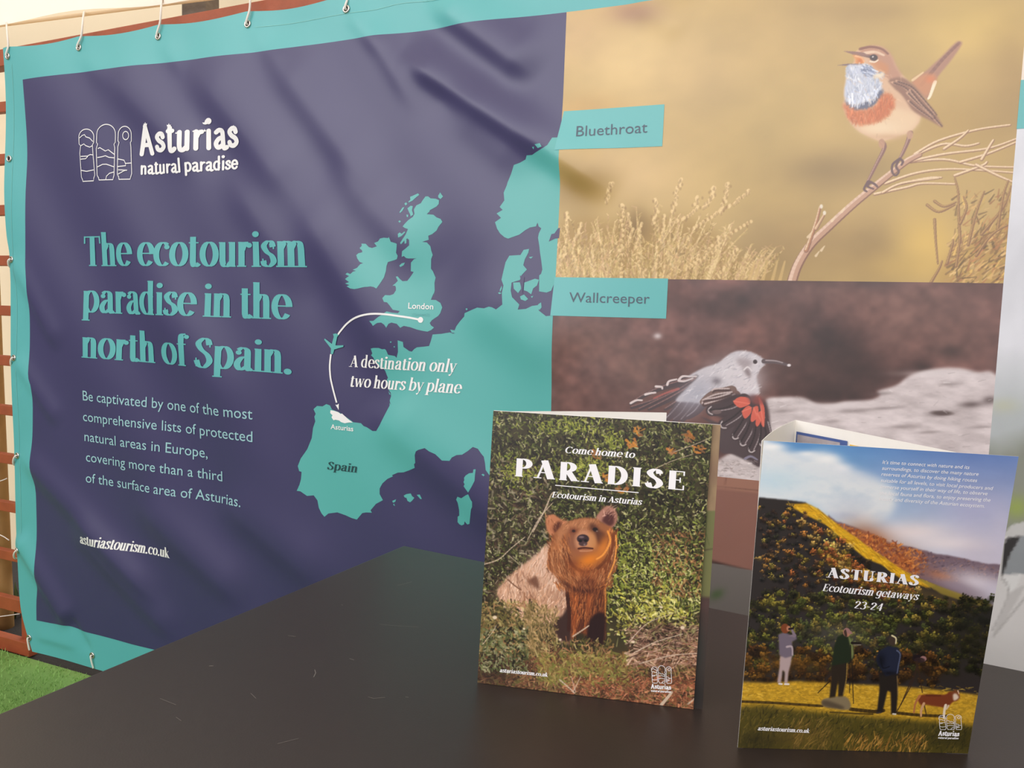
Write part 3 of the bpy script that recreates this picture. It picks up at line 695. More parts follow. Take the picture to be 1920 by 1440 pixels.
def paint_wallcreeper():
    A = Art(680, 330, Q_WALL, 2, (132, 102, 96))
    n = fbm(A.H, A.W, 60, 45, A.r, 4)[..., None]; A.a *= 1 + (n - .5) * .55
    n2 = fbm(A.H, A.W, 30, 40, A.r, 3)[..., None]; A.a += (n2 - .5) * np.array([.10, .05, .03])
    for x, y, rx, ry, c, al in [(1560, 640, 70, 50, (66, 50, 48), .85), (1600, 690, 90, 40, (70, 52, 48), .8), (1400, 560, 60, 20, (72, 56, 54), .8), (1370, 585, 70, 18, (84, 66, 64), .6), (1560, 545, 90, 20, (134, 108, 100), .6), (1700, 560, 140, 50, (140, 112, 102), .6),
            (1780, 620, 110, 80, (138, 108, 98), .7), (1440, 610, 60, 60, (126, 92, 82), .6), (1780, 658, 30, 12, (84, 66, 60), .8), (1730, 690, 22, 20, (74, 56, 52), .8), (1680, 600, 60, 50, (148, 118, 108), .5), (1500, 690, 60, 40, (100, 76, 70), .6), (1640, 530, 60, 12, (96, 82, 82), .6),
            (1100, 640, 80, 40, (140, 106, 92), .6), (1120, 740, 90, 40, (110, 84, 78), .6), (1200, 690, 60, 40, (150, 118, 102), .45), (1300, 640, 60, 30, (118, 94, 90), .5), (1450, 545, 60, 14, (112, 90, 86), .6), (1560, 735, 90, 24, (78, 58, 54), .75)]:
        A.blob(x, y, rx, ry, c, al)
    m3 = fbm(A.H, A.W, 16, 14, A.r, 3)[..., None]; A.a *= 1 + (m3 - .5) * np.array([.34, .36, .36])
    A.a = blur(A.a, 2.0); A.a = np.clip(A.a, 0, 1) ** np.array([1.26, 1.32, 1.32]) * np.array([.99, .99, .99])
    A.blob(1234, 630, 8, 6, (206, 190, 188), .95)
    # pale rock
    rk = [(1330, 900), (1340, 868), (1400, 830), (1440, 790), (1436, 750), (1465, 744), (1500, 744), (1515, 748), (1535, 757), (1560, 758), (1585, 752), (1632, 749), (1650, 740), (1645, 733), (1680, 722), (1705, 704), (1745, 692), (1790, 689), (1830, 697), (1872, 715), (1900, 900)]
    m = A.poly(rk, (214, 200, 198), 2.5)
    n = fbm(A.H, A.W, 26, 10, A.r, 4); A.a += ((n - .5) * .24 * m)[..., None]
    for x, y, rx, ry in [(1765, 775, 24, 6), (1820, 758, 22, 6), (1855, 750, 14, 8), (1650, 738, 22, 3), (1690, 800, 30, 4), (1560, 790, 20, 4), (1600, 770, 40, 4), (1740, 810, 24, 3), (1660, 765, 30, 3), (1470, 770, 26, 4), (1780, 720, 20, 3), (1840, 800, 20, 3)]:
        A.blob(x, y, rx, ry, (96, 80, 78), .8 if rx < 26 and ry > 4 else .35, -.05)
    A.ell(1765, 774, 19, 4, (84, 66, 62), .75, .05, 3); A.blob(1560, 760, 60, 6, (232, 220, 218), .7); A.blob(1750, 700, 60, 6, (226, 214, 212), .6)
    A.dabs(160, m, 8, 2, -.1, .3, [(186, 170, 168), (230, 220, 218), (170, 152, 150)], .35)
    z = lambda p: zm(1160, 640, 5.647, p)
    A.poly(z([(880, 800), (1100, 870), (1400, 930), (1520, 1050), (1500, 1320), (1380, 1270), (1200, 1190), (1080, 1160), (1000, 900)]), (82, 66, 68), 1.5)
    A.line(z([(1340, 1240), (1400, 1215), (1470, 1250)]), 5, 3, (140, 132, 150), .8)
    drk, mid, ed = (74, 58, 60), (112, 88, 84), (206, 186, 182)
    # far wing and tail
    for p, w in [([(860, 360), (560, 560), (150, 700)], 20), ([(840, 380), (520, 470), (300, 560), (140, 660)], 16), ([(820, 400), (640, 520), (230, 720)], 20), ([(780, 470), (560, 600), (330, 720)], 18), ([(760, 520), (620, 640), (500, 720)], 18)]:
        A.line(z(p), w, 5, drk); A.line(z([(x, y - 16) for x, y in p]), 3, 2, (150, 110, 104), .7)
    A.line(z([(640, 500), (520, 540), (380, 600)]), 5, 3, (172, 92, 84), .8)
    for p in [[(140, 650), (200, 620), (260, 620)], [(290, 560), (350, 545), (400, 540)], [(400, 475), (460, 480), (470, 500)], [(640, 410), (680, 370), (760, 370), (830, 370)], [(520, 460), (540, 420), (620, 400)], [(640, 415), (700, 420), (790, 390)]]:
        A.line(z(p), 4.5, 3, (226, 208, 204), .9)
    for p in [[(700, 620), (600, 740), (510, 830)], [(760, 640), (680, 760), (600, 830)], [(830, 650), (760, 740), (680, 830)], [(880, 660), (820, 740), (740, 800)]]:
        A.line(z(p), 22, 9, (86, 70, 74)); A.line(z([(x - 14, y - 10) for x, y in p]), 3, 2, (176, 164, 168), .6)
    A.poly(z([(560, 740), (700, 640), (860, 660), (700, 800), (580, 830)]), (92, 74, 78), 2, .6)
    # body
    bd = z([(1120, 175), (1190, 125), (1270, 98), (1380, 105), (1470, 140), (1540, 190), (1560, 225), (1530, 260), (1480, 330), (1462, 400), (1490, 500), (1480, 560), (1400, 580), (1290, 580), (1180, 540), (1020, 520), (940, 600), (860, 650), (760, 640), (690, 640), (610, 620), (720, 500), (850, 360), (740, 370), (900, 280), (1040, 235)])
    m = A.poly(bd, (206, 198, 202), 1)
    A.blob(*z([(1250, 330)])[0], 46, 26, (226, 216, 218), .8); A.blob(*z([(820, 560)])[0], 36, 24, (172, 170, 182), .8, -.7); A.blob(*z([(1380, 470)])[0], 24, 22, (224, 212, 214), .8)
    A.dabs(260, m, 8, 2, 2.5, .35, [(222, 214, 216), (190, 182, 188), (236, 228, 228), (178, 172, 180)], .4)
    A.poly(z([(1250, 190), (1330, 180), (1420, 210), (1400, 260), (1360, 290), (1300, 270)]), (160, 144, 146), 3, .75); A.poly(z([(1330, 290), (1390, 300), (1400, 380), (1350, 350)]), (130, 112, 114), 2, .8); A.blob(*z([(1040, 420)])[0], 9, 7, (120, 110, 116), .8)
    A.line(z([(1330, 300), (1370, 270), (1410, 310)]), 3, 2, (228, 218, 218), .8); A.ell(*z([(1448, 215)])[0], 4, 4, (66, 52, 54))
    A.line(z([(1540, 210), (1660, 215), (1760, 240), (1815, 258)]), 9, 3, (96, 80, 82)); A.line(z([(1560, 200), (1660, 205), (1740, 226)]), 2.5, 1.5, (180, 164, 164), .8); A.ell(*z([(1805, 252)])[0], 3.5, 2.5, (236, 226, 226))
    # near wing
    for p, w, c in [([(1200, 520), (1000, 560), (890, 640)], 20, (126, 100, 92)), ([(1240, 570), (1060, 640), (910, 660)], 20, (120, 92, 86))]:
        A.line(z(p), w, 10, c)
    for p in [[(1170, 500), (1030, 500), (990, 520)], [(1200, 535), (1030, 560), (890, 620)], [(1230, 560), (1080, 610), (910, 660), (890, 640)], [(1180, 550), (1040, 590), (920, 610)]]:
        A.line(z(p), 3.4, 2.4, ed, .85); A.line(z([(x + 10, y + 20) for x, y in p]), 5, 3, (84, 62, 60), .8)
    prim = [([(1330, 620), (1180, 700), (990, 730)], 26), ([(1370, 690), (1250, 800), (1120, 880)], 26), ([(1390, 760), (1320, 880), (1240, 1000)], 22), ([(1440, 800), (1390, 950), (1320, 1070)], 22), ([(1490, 840), (1470, 1000), (1410, 1140)], 22), ([(1530, 800), (1540, 950), (1520, 1080)], 16), ([(1560, 840), (1590, 960), (1580, 1030)], 12)]
    A.poly(z([(1220, 560), (1400, 600), (1560, 640), (1600, 900), (1560, 1050), (1420, 1040), (1180, 860), (1000, 760), (990, 700)]), (70, 54, 56), 2)
    for p, w in prim:
        A.line(z(p), w, w * .9, (74, 58, 60)); e = np.array(p[-1], float); dd = e - np.array(p[-2], float); dd /= np.hypot(*dd); pp = np.array([-dd[1], dd[0]]); s_ = w * 1.6
        A.line(z([tuple(e + pp * s_), tuple(e + dd * s_ * .8 + pp * s_ * .4), tuple(e + dd * s_ * .8 - pp * s_ * .4), tuple(e - pp * s_)]), 2.2, 2.2, (200, 186, 184), .8); A.line(z([(x + 22, y + 8) for x, y in p]), 2.4, 2, (180, 164, 164), .7); A.line(z([(x - 30, y - 4) for x, y in p]), 3, 3, (44, 34, 36), .6)
    A.ell(*z([(1040, 745)])[0], 9, 4, (120, 98, 96), .9)
    red = (226, 104, 84)
    for p in [[(1220, 630), (1290, 585), (1380, 600), (1390, 660), (1300, 700), (1250, 680)], [(1310, 740), (1370, 680), (1410, 700), (1400, 760), (1340, 815)], [(1430, 700), (1480, 690), (1470, 800), (1420, 850), (1400, 820)], [(1470, 760), (1520, 740), (1510, 840), (1470, 900), (1450, 860)], [(1490, 600), (1540, 680), (1550, 800), (1540, 900), (1510, 860), (1510, 720)]]:
        A.poly(z(p), red, .8, .95, True); A.line(z([p[0], p[len(p) // 2]]), 3, 2, (240, 136, 112), .6)
    A.poly(z([(1400, 590), (1490, 570), (1540, 650), (1470, 670), (1410, 640)]), (150, 76, 70), 2, .8); A.poly(z([(1360, 570), (1440, 560), (1450, 600), (1400, 640), (1380, 610)]), (110, 80, 84), 2, .7)
    A.dabs(130, (1345, 862, 1420, 893), 5, 2, .1, .4, [(190, 172, 168), (226, 212, 208), (150, 132, 128)], .5)
    return A

def paint_low():
    A = Art(300, 240, Q_LOW, 3, (142, 96, 82)); n = fbm(A.H, A.W, 40, 40, A.r, 3)[..., None]; A.a *= 1 + (n - .5) * .06
    A.mix(np.clip((916 + (A.PX - 1340) * .11 - A.PY) / 2, 0, 1), (160, 112, 92)); A.line([(1100, 884), (1340, 911), (1420, 919), (1700, 950)], 1.6, 1.6, (120, 80, 68), .8); A.line([(1362, 896), (1360, 908)], 3, 2, (120, 76, 64), .7)
    A.mix(np.clip((A.PY - (1045 + (A.PX - 1335) * .27)) / 6, 0, 1), (66, 42, 36)); A.mix(np.clip((A.PY - (1052 + (A.PX - 1335) * .19)) / 2, 0, 1), (112, 104, 98)); A.blob(1345, 1112, 14, 9, (72, 92, 52), .85, -.5)
    return A
def paint_side():
    A = Art(200, 330, Q_SIDE, 4, (222, 222, 226))
    n = fbm(A.H, A.W, 30, 40, A.r, 4); A.a += ((n - .5) * .16)[..., None]
    t = np.clip((A.PY - 640 - 60 * (n - .5)) / 120, 0, 1); A.mix(t * .8, (170, 176, 174)); t = np.clip((A.PY - 790 - 120 * (n - .5)) / 60, 0, 1); A.mix(t * .85, (132, 134, 118))
    A.blob(1905, 950, 26, 22, (150, 165, 80), .9); A.blob(1880, 760, 30, 14, (190, 190, 160), .6)
    g = fbm(A.H, A.W, 14, 14, A.r, 3)
    A.poly([(1878, 1005), (1895, 985), (1925, 975), (2400, 950), (2400, 1300), (1840, 1300), (1840, 1200)], (212, 208, 204), 1, 1, False)
    A.poly([(1880, 1004), (1896, 984), (1925, 976), (2100, 960), (2100, 1004), (1890, 1006)], (196, 194, 190), 1, 1, False)
    A.poly([(1884, 1008), (1915, 1004), (1896, 1036), (1880, 1080), (1876, 1072)], (40, 36, 36), 1, 1, False); A.poly([(1914, 1004), (2050, 1000), (2050, 1072), (1880, 1076), (1894, 1036)], (142, 146, 148), 1, 1, False)
    A.poly([(1880, 1080), (1915, 1074), (1905, 1100), (1890, 1112)], (222, 220, 216), 1.5, 1, False); A.line([(1878, 1082), (1890, 1112), (1860, 1180)], 3, 2, (160, 156, 152), .8); A.poly([(1890, 1112), (1925, 1092), (1880, 1170), (1858, 1195)], (188, 184, 180), 2, .8, False); A.line([(1925, 1115), (1862, 1192)], 4, 2, (150, 146, 142), .7)
    A.a *= (1 + (g - .5) * .05)[..., None]
    return A
def paint_side_top():
    A = Art(60, 40, Q_SIDE_TOP, 5, (240, 224, 206)); n = fbm(A.H, A.W, 14, 14, A.r, 3)[..., None]; A.a *= 1 + (n - .5) * .08
    return A

# ------------------------------------------------------------------ cover pictures
QC1 = [(895, 1280), (1300, 1330), (925, 770), (1336, 796)]
QC2 = [(1383, 1402), (1815, 1413), (1432, 826), (1910, 856)]
def paint_bear_cover():
    A = Art(420, 530, QC1, 21, (66, 60, 42))
    n = fbm(A.H, A.W, 50, 50, A.r, 4); A.a *= (1 + (n - .5) * .6)[..., None]
    leaf = [(44, 46, 24), (78, 84, 44), (108, 112, 62), (136, 136, 90), (178, 172, 130), (34, 28, 20), (92, 78, 58), (58, 48, 36)]
    wt = [.20, .2, .16, .1, .06, .16, .06, .06]
    A.dabs(4200, (890, 765, 1345, 1150), 7, 3.4, 1.0, .9, leaf, .85, wt); A.dabs(6500, (890, 765, 1345, 1150), 4.6, 2.0, 1.0, 1.0, leaf, .85, [.2, .17, .14, .1, .1, .19, .05, .05])
    A.dabs(700, (890, 860, 1030, 1130), 9, 3.5, .8, .9, [(90, 70, 56), (60, 46, 38), (120, 104, 84), (150, 140, 116), (44, 34, 28)], .7)
    for x, y, rx, ry in [(1060, 800, 70, 14), (1150, 830, 30, 20), (1160, 1060, 30, 60), (970, 890, 30, 30), (1100, 880, 60, 20)]:
        k = int(rx * ry / 7); A.dabs(k, ('g', x, y, rx * .6, ry * .6), 6, 2.8, .9, .8, [(132, 140, 58), (168, 170, 84), (110, 118, 52), (150, 150, 70)], .75)
    A.dabs(1500, ('g', 1245, 1095, 52, 52), 5.5, 2.6, .8, 1.0, [(146, 156, 76), (186, 190, 110), (108, 116, 56), (206, 200, 140), (70, 74, 38), (54, 50, 34), (160, 160, 90)], .8)
    A.dabs(420, ('g', 1225, 1150, 50, 26), 6.5, 3, .5, .8, [(196, 186, 90), (166, 160, 74), (216, 206, 140), (120, 110, 56)], .8)
    A.dabs(300, (1225, 1000, 1330, 1120), 7, 2.5, 1.2, .9, [(156, 108, 76), (180, 130, 92), (120, 84, 60)], .6)
    for p in [(1185, 835), (1260, 850), (1310, 845), (1290, 820), (1200, 810), (1140, 900), (1170, 920), (1120, 855)]:
        A.dabs(9, (p[0] - 9, p[1] - 7, p[0] + 9, p[1] + 7), 8, 4, .6, .8, [(170, 112, 60), (150, 110, 78), (186, 130, 60)], .85)
    # undergrowth below
    earth = [(120, 82, 60), (152, 106, 76), (176, 134, 100), (88, 62, 46), (60, 44, 34), (134, 116, 76), (108, 104, 60)]
    lo = A.mask([(880, 1180), (960, 1190), (1040, 1225), (1180, 1225), (1345, 1200), (1345, 1350), (880, 1350)], 10)
    A.mix(lo * .8, (112, 84, 62)); A.dabs(3600, lo, 10, 2.6, .3, 1.0, earth, .75)
    A.dabs(700, (1010, 1225, 1180, 1285), 9, 3, 1.1, .8, [(140, 132, 72), (112, 112, 60), (164, 146, 92), (130, 100, 64)], .75)
    A.dabs(500, (1180, 1175, 1330, 1250), 16, 2.4, -.3, .6, [(182, 146, 124), (140, 104, 88), (96, 70, 58), (206, 176, 150)], .7)
    A.dabs(150, ('g', 1250, 1190, 32, 12), 9, 5, .2, .6, [(44, 32, 28), (60, 44, 36)], .5); A.dabs(240, ('g', 1255, 1190, 40, 16), 12, 1.8, -.2, .8, [(176, 140, 118), (134, 104, 84), (150, 146, 100)], .6)
    A.dabs(900, (1060, 1270, 1330, 1345), 9, 2.6, .2, .9, [(164, 104, 76), (190, 132, 100), (128, 80, 58), (92, 58, 46)], .7)
    A.blob(925, 1255, 50, 34, (40, 32, 28), .6)
    # the bear
    z = lambda p: zm(900, 940, 5.143, p)
    fur_l = [(214, 178, 152), (192, 150, 122), (226, 196, 172), (164, 122, 98), (204, 160, 128)]
    fur_d = [(150, 88, 50), (182, 112, 64), (120, 70, 44), (206, 138, 84), (96, 56, 38)]
    b = A.poly(z([(170, 880), (240, 790), (330, 700), (430, 620), (560, 520), (690, 405), (770, 560), (800, 760), (860, 860), (880, 1000), (880, 1360), (760, 1340), (700, 1180), (500, 1200), (360, 1120), (220, 1010)]), (196, 156, 130), 1.5, 1, True, .6)
    A.blob(*z([(560, 1000)])[0], 40, 22, (168, 126, 96), .6); A.blob(*z([(640, 620)])[0], 30, 26, (216, 184, 164), .7); A.blob(*z([(800, 950)])[0], 14, 34, (150, 116, 98), .7); A.blob(*z([(300, 900)])[0], 26, 20, (214, 176, 148), .6)
    A.dabs(900, b, 10, 2, 1.75, .35, fur_l, .6); A.poly(z([(458, 790), (500, 755), (552, 738), (578, 860), (520, 830)]), (112, 78, 62), 1.5, .9); A.dabs(40, (950, 1000 + 80, 1010, 1130), 12, 2, 1.3, .3, [(130, 92, 72)], .5)
    A.line(z([(270, 770), (340, 830), (400, 870)]), 3, 2, (120, 84, 64), .7); A.line(z([(430, 900), (440, 1060)]), 4, 3, (140, 96, 70), .6); A.line(z([(490, 940), (480, 1080)]), 4, 3, (146, 104, 78), .5)
    ch = A.poly(z([(860, 820), (1000, 880), (1120, 840), (1210, 760), (1222, 900), (1212, 1100), (1205, 1340), (1100, 1380), (1040, 1300), (960, 1280), (870, 1320), (850, 1000)]), (112, 66, 44), 1.5)
    for x, y, rx, ry, c_, an in [(925, 960, 7, 26, (192, 112, 64), 0), (915, 1120, 6, 22, (176, 98, 56), .1), (1000, 1080, 6, 30, (72, 42, 34), .1), (1060, 960, 7, 22, (170, 98, 58), .1), (1140, 960, 9, 30, (78, 52, 40), 0), (1110, 860, 10, 9, (100, 56, 40), 0)]:
        q_ = z([(x, y)])[0]; A.blob(q_[0], q_[1], rx, ry, c_, .8, an)
    A.dabs(520, ch, 12, 1.7, 1.6, .2, [(150, 88, 54), (182, 112, 66), (96, 56, 40), (70, 42, 32), (200, 132, 82)], .45); A.line(z([(1212, 800), (1216, 950), (1211, 1120)]), 2.4, 2, (206, 140, 74), .7)
    A.poly(z([(1060, 1160), (1130, 1090), (1212, 1110), (1205, 1350), (1150, 1400), (1090, 1370), (1035, 1320)]), (50, 32, 32), 2, .95); A.poly(z([(715, 1160), (790, 1120), (850, 1040), (875, 1200), (878, 1360), (800, 1360), (735, 1290)]), (64, 46, 42), 2, .95); A.line(z([(845, 900), (865, 1100), (860, 1250)]), 7, 7, (70, 42, 34), .8)
    hd = z([(700, 350), (760, 285), (830, 228), (920, 190), (1040, 174), (1130, 184), (1200, 225), (1275, 262), (1310, 330), (1322, 430), (1302, 560), (1285, 660), (1220, 760), (1110, 840), (1010, 875), (900, 835), (800, 765), (690, 690), (658, 640), (668, 520), (690, 420)])
    A.poly(z([(638, 205), (658, 160), (710, 138), (765, 170), (805, 195), (855, 208), (800, 280), (745, 330), (690, 348), (650, 285)]), (182, 122, 88), 1); A.poly(z([(715, 250), (770, 205), (800, 240), (745, 320), (715, 300)]), (92, 52, 38), 1.5, .95)
    A.poly(z([(1125, 175), (1180, 92), (1240, 52), (1300, 78), (1334, 150), (1318, 225), (1262, 275), (1195, 225)]), (168, 122, 104), 1); A.poly(z([(1185, 195), (1238, 120), (1295, 130), (1300, 220), (1255, 255), (1210, 225)]), (84, 50, 48), 1.5, .95)
    A.dabs(30, (1130, 950, 1158, 975), 7, 1.8, -.9, .4, [(200, 160, 140), (130, 90, 76)], .6); A.dabs(26, (1024, 968, 1045, 1005), 7, 1.8, 1.2, .4, [(206, 146, 106), (150, 96, 66)], .6)
    h = A.poly(hd, (150, 98, 66), 1.2, 1, True, .5)
    hm = A.mask(hd, .5)
    for a0, y0, y1 in ((1.2, 1010, 1110),): pass
    for (x0, y0, x1, y1, an) in [(1028, 1010, 1070, 1075, 1.25), (1045, 1060, 1100, 1108, .75), (1100, 1060, 1150, 1105, 2.2), (1140, 1000, 1158, 1070, 1.8)]:
        A.dabs(170, (x0, y0, x1, y1), 11, 2, an, .25, fur_d, .65)
    A.poly(z([(760, 300), (920, 195), (1050, 178), (1140, 190), (1120, 240), (1000, 280), (900, 270), (820, 340), (760, 430)]), (176, 122, 86), 3, .85); A.dabs(120, (1050, 975, 1125, 1000), 7, 1.8, -1.2, .5, [(196, 142, 104), (150, 100, 70), (170, 116, 82)], .5)
    A.poly(z([(690, 430), (770, 380), (830, 460), (860, 560), (830, 640), (740, 640), (680, 560)]), (180, 122, 80), 4, .7)
    A.poly(z([(670, 520), (760, 500), (850, 600), (960, 700), (1060, 730), (1010, 860), (900, 830), (800, 760), (690, 690)]), (164, 112, 78), 5, .75); A.poly(z([(1150, 600), (1290, 520), (1285, 650), (1220, 760), (1100, 840), (1060, 760)]), (122, 72, 46), 5, .8)
    A.line(z([(840, 520), (900, 630), (1000, 690), (1120, 670), (1230, 560), (1270, 450)]), 7, 5, (96, 56, 38), .55); A.line(z([(800, 480), (830, 600), (900, 720)]), 4, 3, (110, 66, 44), .45)
    for (x0, y0, x1, y1, an) in [(1030, 1030, 1068, 1075, 1.25), (1050, 1072, 1100, 1106, 1.1), (1095, 1075, 1148, 1100, 1.9), (1140, 1010, 1157, 1070, 1.75)]:
        A.dabs(150, (x0, y0, x1, y1), 13, 1.7, an, .22, [(198, 146, 104), (120, 74, 48), (86, 52, 36), (176, 118, 78), (150, 92, 58)], .6)
    A.poly(z([(1060, 240), (1110, 228), (1160, 290), (1225, 330), (1230, 420), (1170, 440), (1110, 360)]), (88, 56, 44), 2.5, .9); A.ell(*z([(1118, 285)])[0], 5, 4, (44, 30, 30)); A.ell(*z([(1135, 300)])[0], 2, 1.5, (130, 108, 96), .9)
    A.blob(*z([(905, 300)])[0], 8, 7, (112, 66, 50), .9); A.ell(*z([(910, 300)])[0], 3.2, 2.6, (56, 36, 34)); A.poly(z([(880, 330), (940, 330), (950, 470), (900, 480), (850, 420)]), (136, 92, 72), 3, .7)
    A.ell(*z([(1008, 395)])[0], 17, 21, (190, 138, 106), .85, 0, 7); A.ell(*z([(1085, 400)])[0], 9, 18, (190, 136, 90), .8, 0, 6)
    A.ell(*z([(1020, 500)])[0], 20, 9, (150, 96, 68), .9, 0, 5); A.blob(*z([(1060, 580)])[0], 25, 12, (214, 128, 44), .9, -.4); A.blob(*z([(1200, 440)])[0], 10, 22, (206, 126, 54), .8, .35); A.line(z([(1240, 300), (1262, 400), (1200, 520), (1130, 570)]), 4, 3, (226, 150, 74), .75); A.line(z([(1290, 330), (1285, 450), (1240, 600)]), 6, 5, (120, 68, 40), .7); A.line(z([(1316, 340), (1322, 440), (1300, 600), (1240, 750)]), 2.6, 2.2, (226, 156, 80), .8)
    A.ell(*z([(1000, 375)])[0], 11.5, 8.5, (66, 50, 54)); A.ell(*z([(1000, 420)])[0], 8, 5, (84, 64, 64)); A.ell(*z([(985, 358)])[0], 5, 2.2, (128, 108, 108), .8); A.ell(*z([(975, 395)])[0], 3, 2.4, (30, 22, 24)); A.ell(*z([(1025, 392)])[0], 3, 2.4, (30, 22, 24)); A.blob(*z([(1015, 432)])[0], 2, 2.4, (150, 130, 124), .8)
    A.line(z([(955, 470), (1010, 462), (1095, 468)]), 3.2, 2.6, (84, 46, 36)); A.line(z([(970, 492), (1040, 492), (1090, 486)]), 3, 2, (186, 132, 98), .7)
    A.blob(*z([(860, 830)])[0], 16, 4, (70, 40, 32), .75, .7); A.blob(*z([(990, 870)])[0], 20, 5, (66, 38, 32), .8, .1); A.dabs(70, ('g', 1088, 1106, 18, 5), 10, 1.6, 1.4, .4, [(150, 92, 60), (84, 50, 38), (120, 74, 50)], .6); A.blob(*z([(900, 620)])[0], 12, 9, (120, 66, 42), .6); A.blob(*z([(1000, 700)])[0], 24, 14, (160, 92, 54), .5); A.blob(*z([(1040, 790)])[0], 14, 8, (90, 48, 34), .6)
    # bush in front of the bear
    bush = [(112, 104, 62), (146, 132, 84), (88, 80, 50), (176, 160, 110), (130, 108, 70), (60, 54, 36), (168, 132, 92)]
    A.dabs(950, (892, 1130, 1010, 1230), 8, 3, .8, .9, bush, .75); A.dabs(500, (985, 1140, 1046, 1225), 8, 2.6, 1.3, .6, [(156, 132, 92), (128, 108, 70), (180, 150, 108), (104, 92, 58)], .7)
    A.dabs(420, (900, 1180, 990, 1262), 7, 3.4, .8, .9, [(84, 88, 56), (116, 120, 80), (46, 42, 30), (150, 146, 112)], .8); A.dabs(160, (1020, 1200, 1150, 1226), 8, 2.6, .8, .9, earth + bush, .8)
    for p, w in [([(905, 1062), (935, 1052), (960, 1030), (985, 1010)], 2.4), ([(1000, 1000), (1022, 960), (1035, 930), (1042, 925)], 3), ([(990, 1015), (1012, 975), (1038, 945)], 2), ([(955, 1045), (975, 1062)], 1.8), ([(1075, 1195), (1095, 1182), (1105, 1175)], 3), ([(905, 1210), (925, 1185), (930, 1175)], 1.6), ([(1265, 848), (1300, 835), (1335, 820)], 1.6), ([(1230, 880), (1262, 865), (1300, 852)], 1.6),
                 ([(1050, 1275), (1070, 1292), (1078, 1300)], 3), ([(1080, 1298), (1072, 1270)], 2), ([(1075, 1298), (1090, 1268)], 2), ([(1190, 1225), (1230, 1205), (1280, 1190)], 2.4), ([(1180, 1205), (1215, 1170), (1262, 1152)], 2), ([(1240, 1322), (1252, 1308), (1260, 1298)], 6), ([(1290, 1320), (1315, 1300), (1330, 1285)], 3), ([(1200, 1245), (1260, 1230), (1320, 1225)], 2.4)]:
        A.line(p, w, w * .7, (196, 176, 154), .7)
    for x, y, s in [(1188, 1205, 3), (1210, 1160, 2.5), (1280, 1178, 4), (928, 1160, 4), (983, 1181, 2.4), (1051, 1201, 2.6), (1240, 1140, 3)]:
        A.ell(x, y, s, s * .8, (226, 206, 178), .85)
    return A

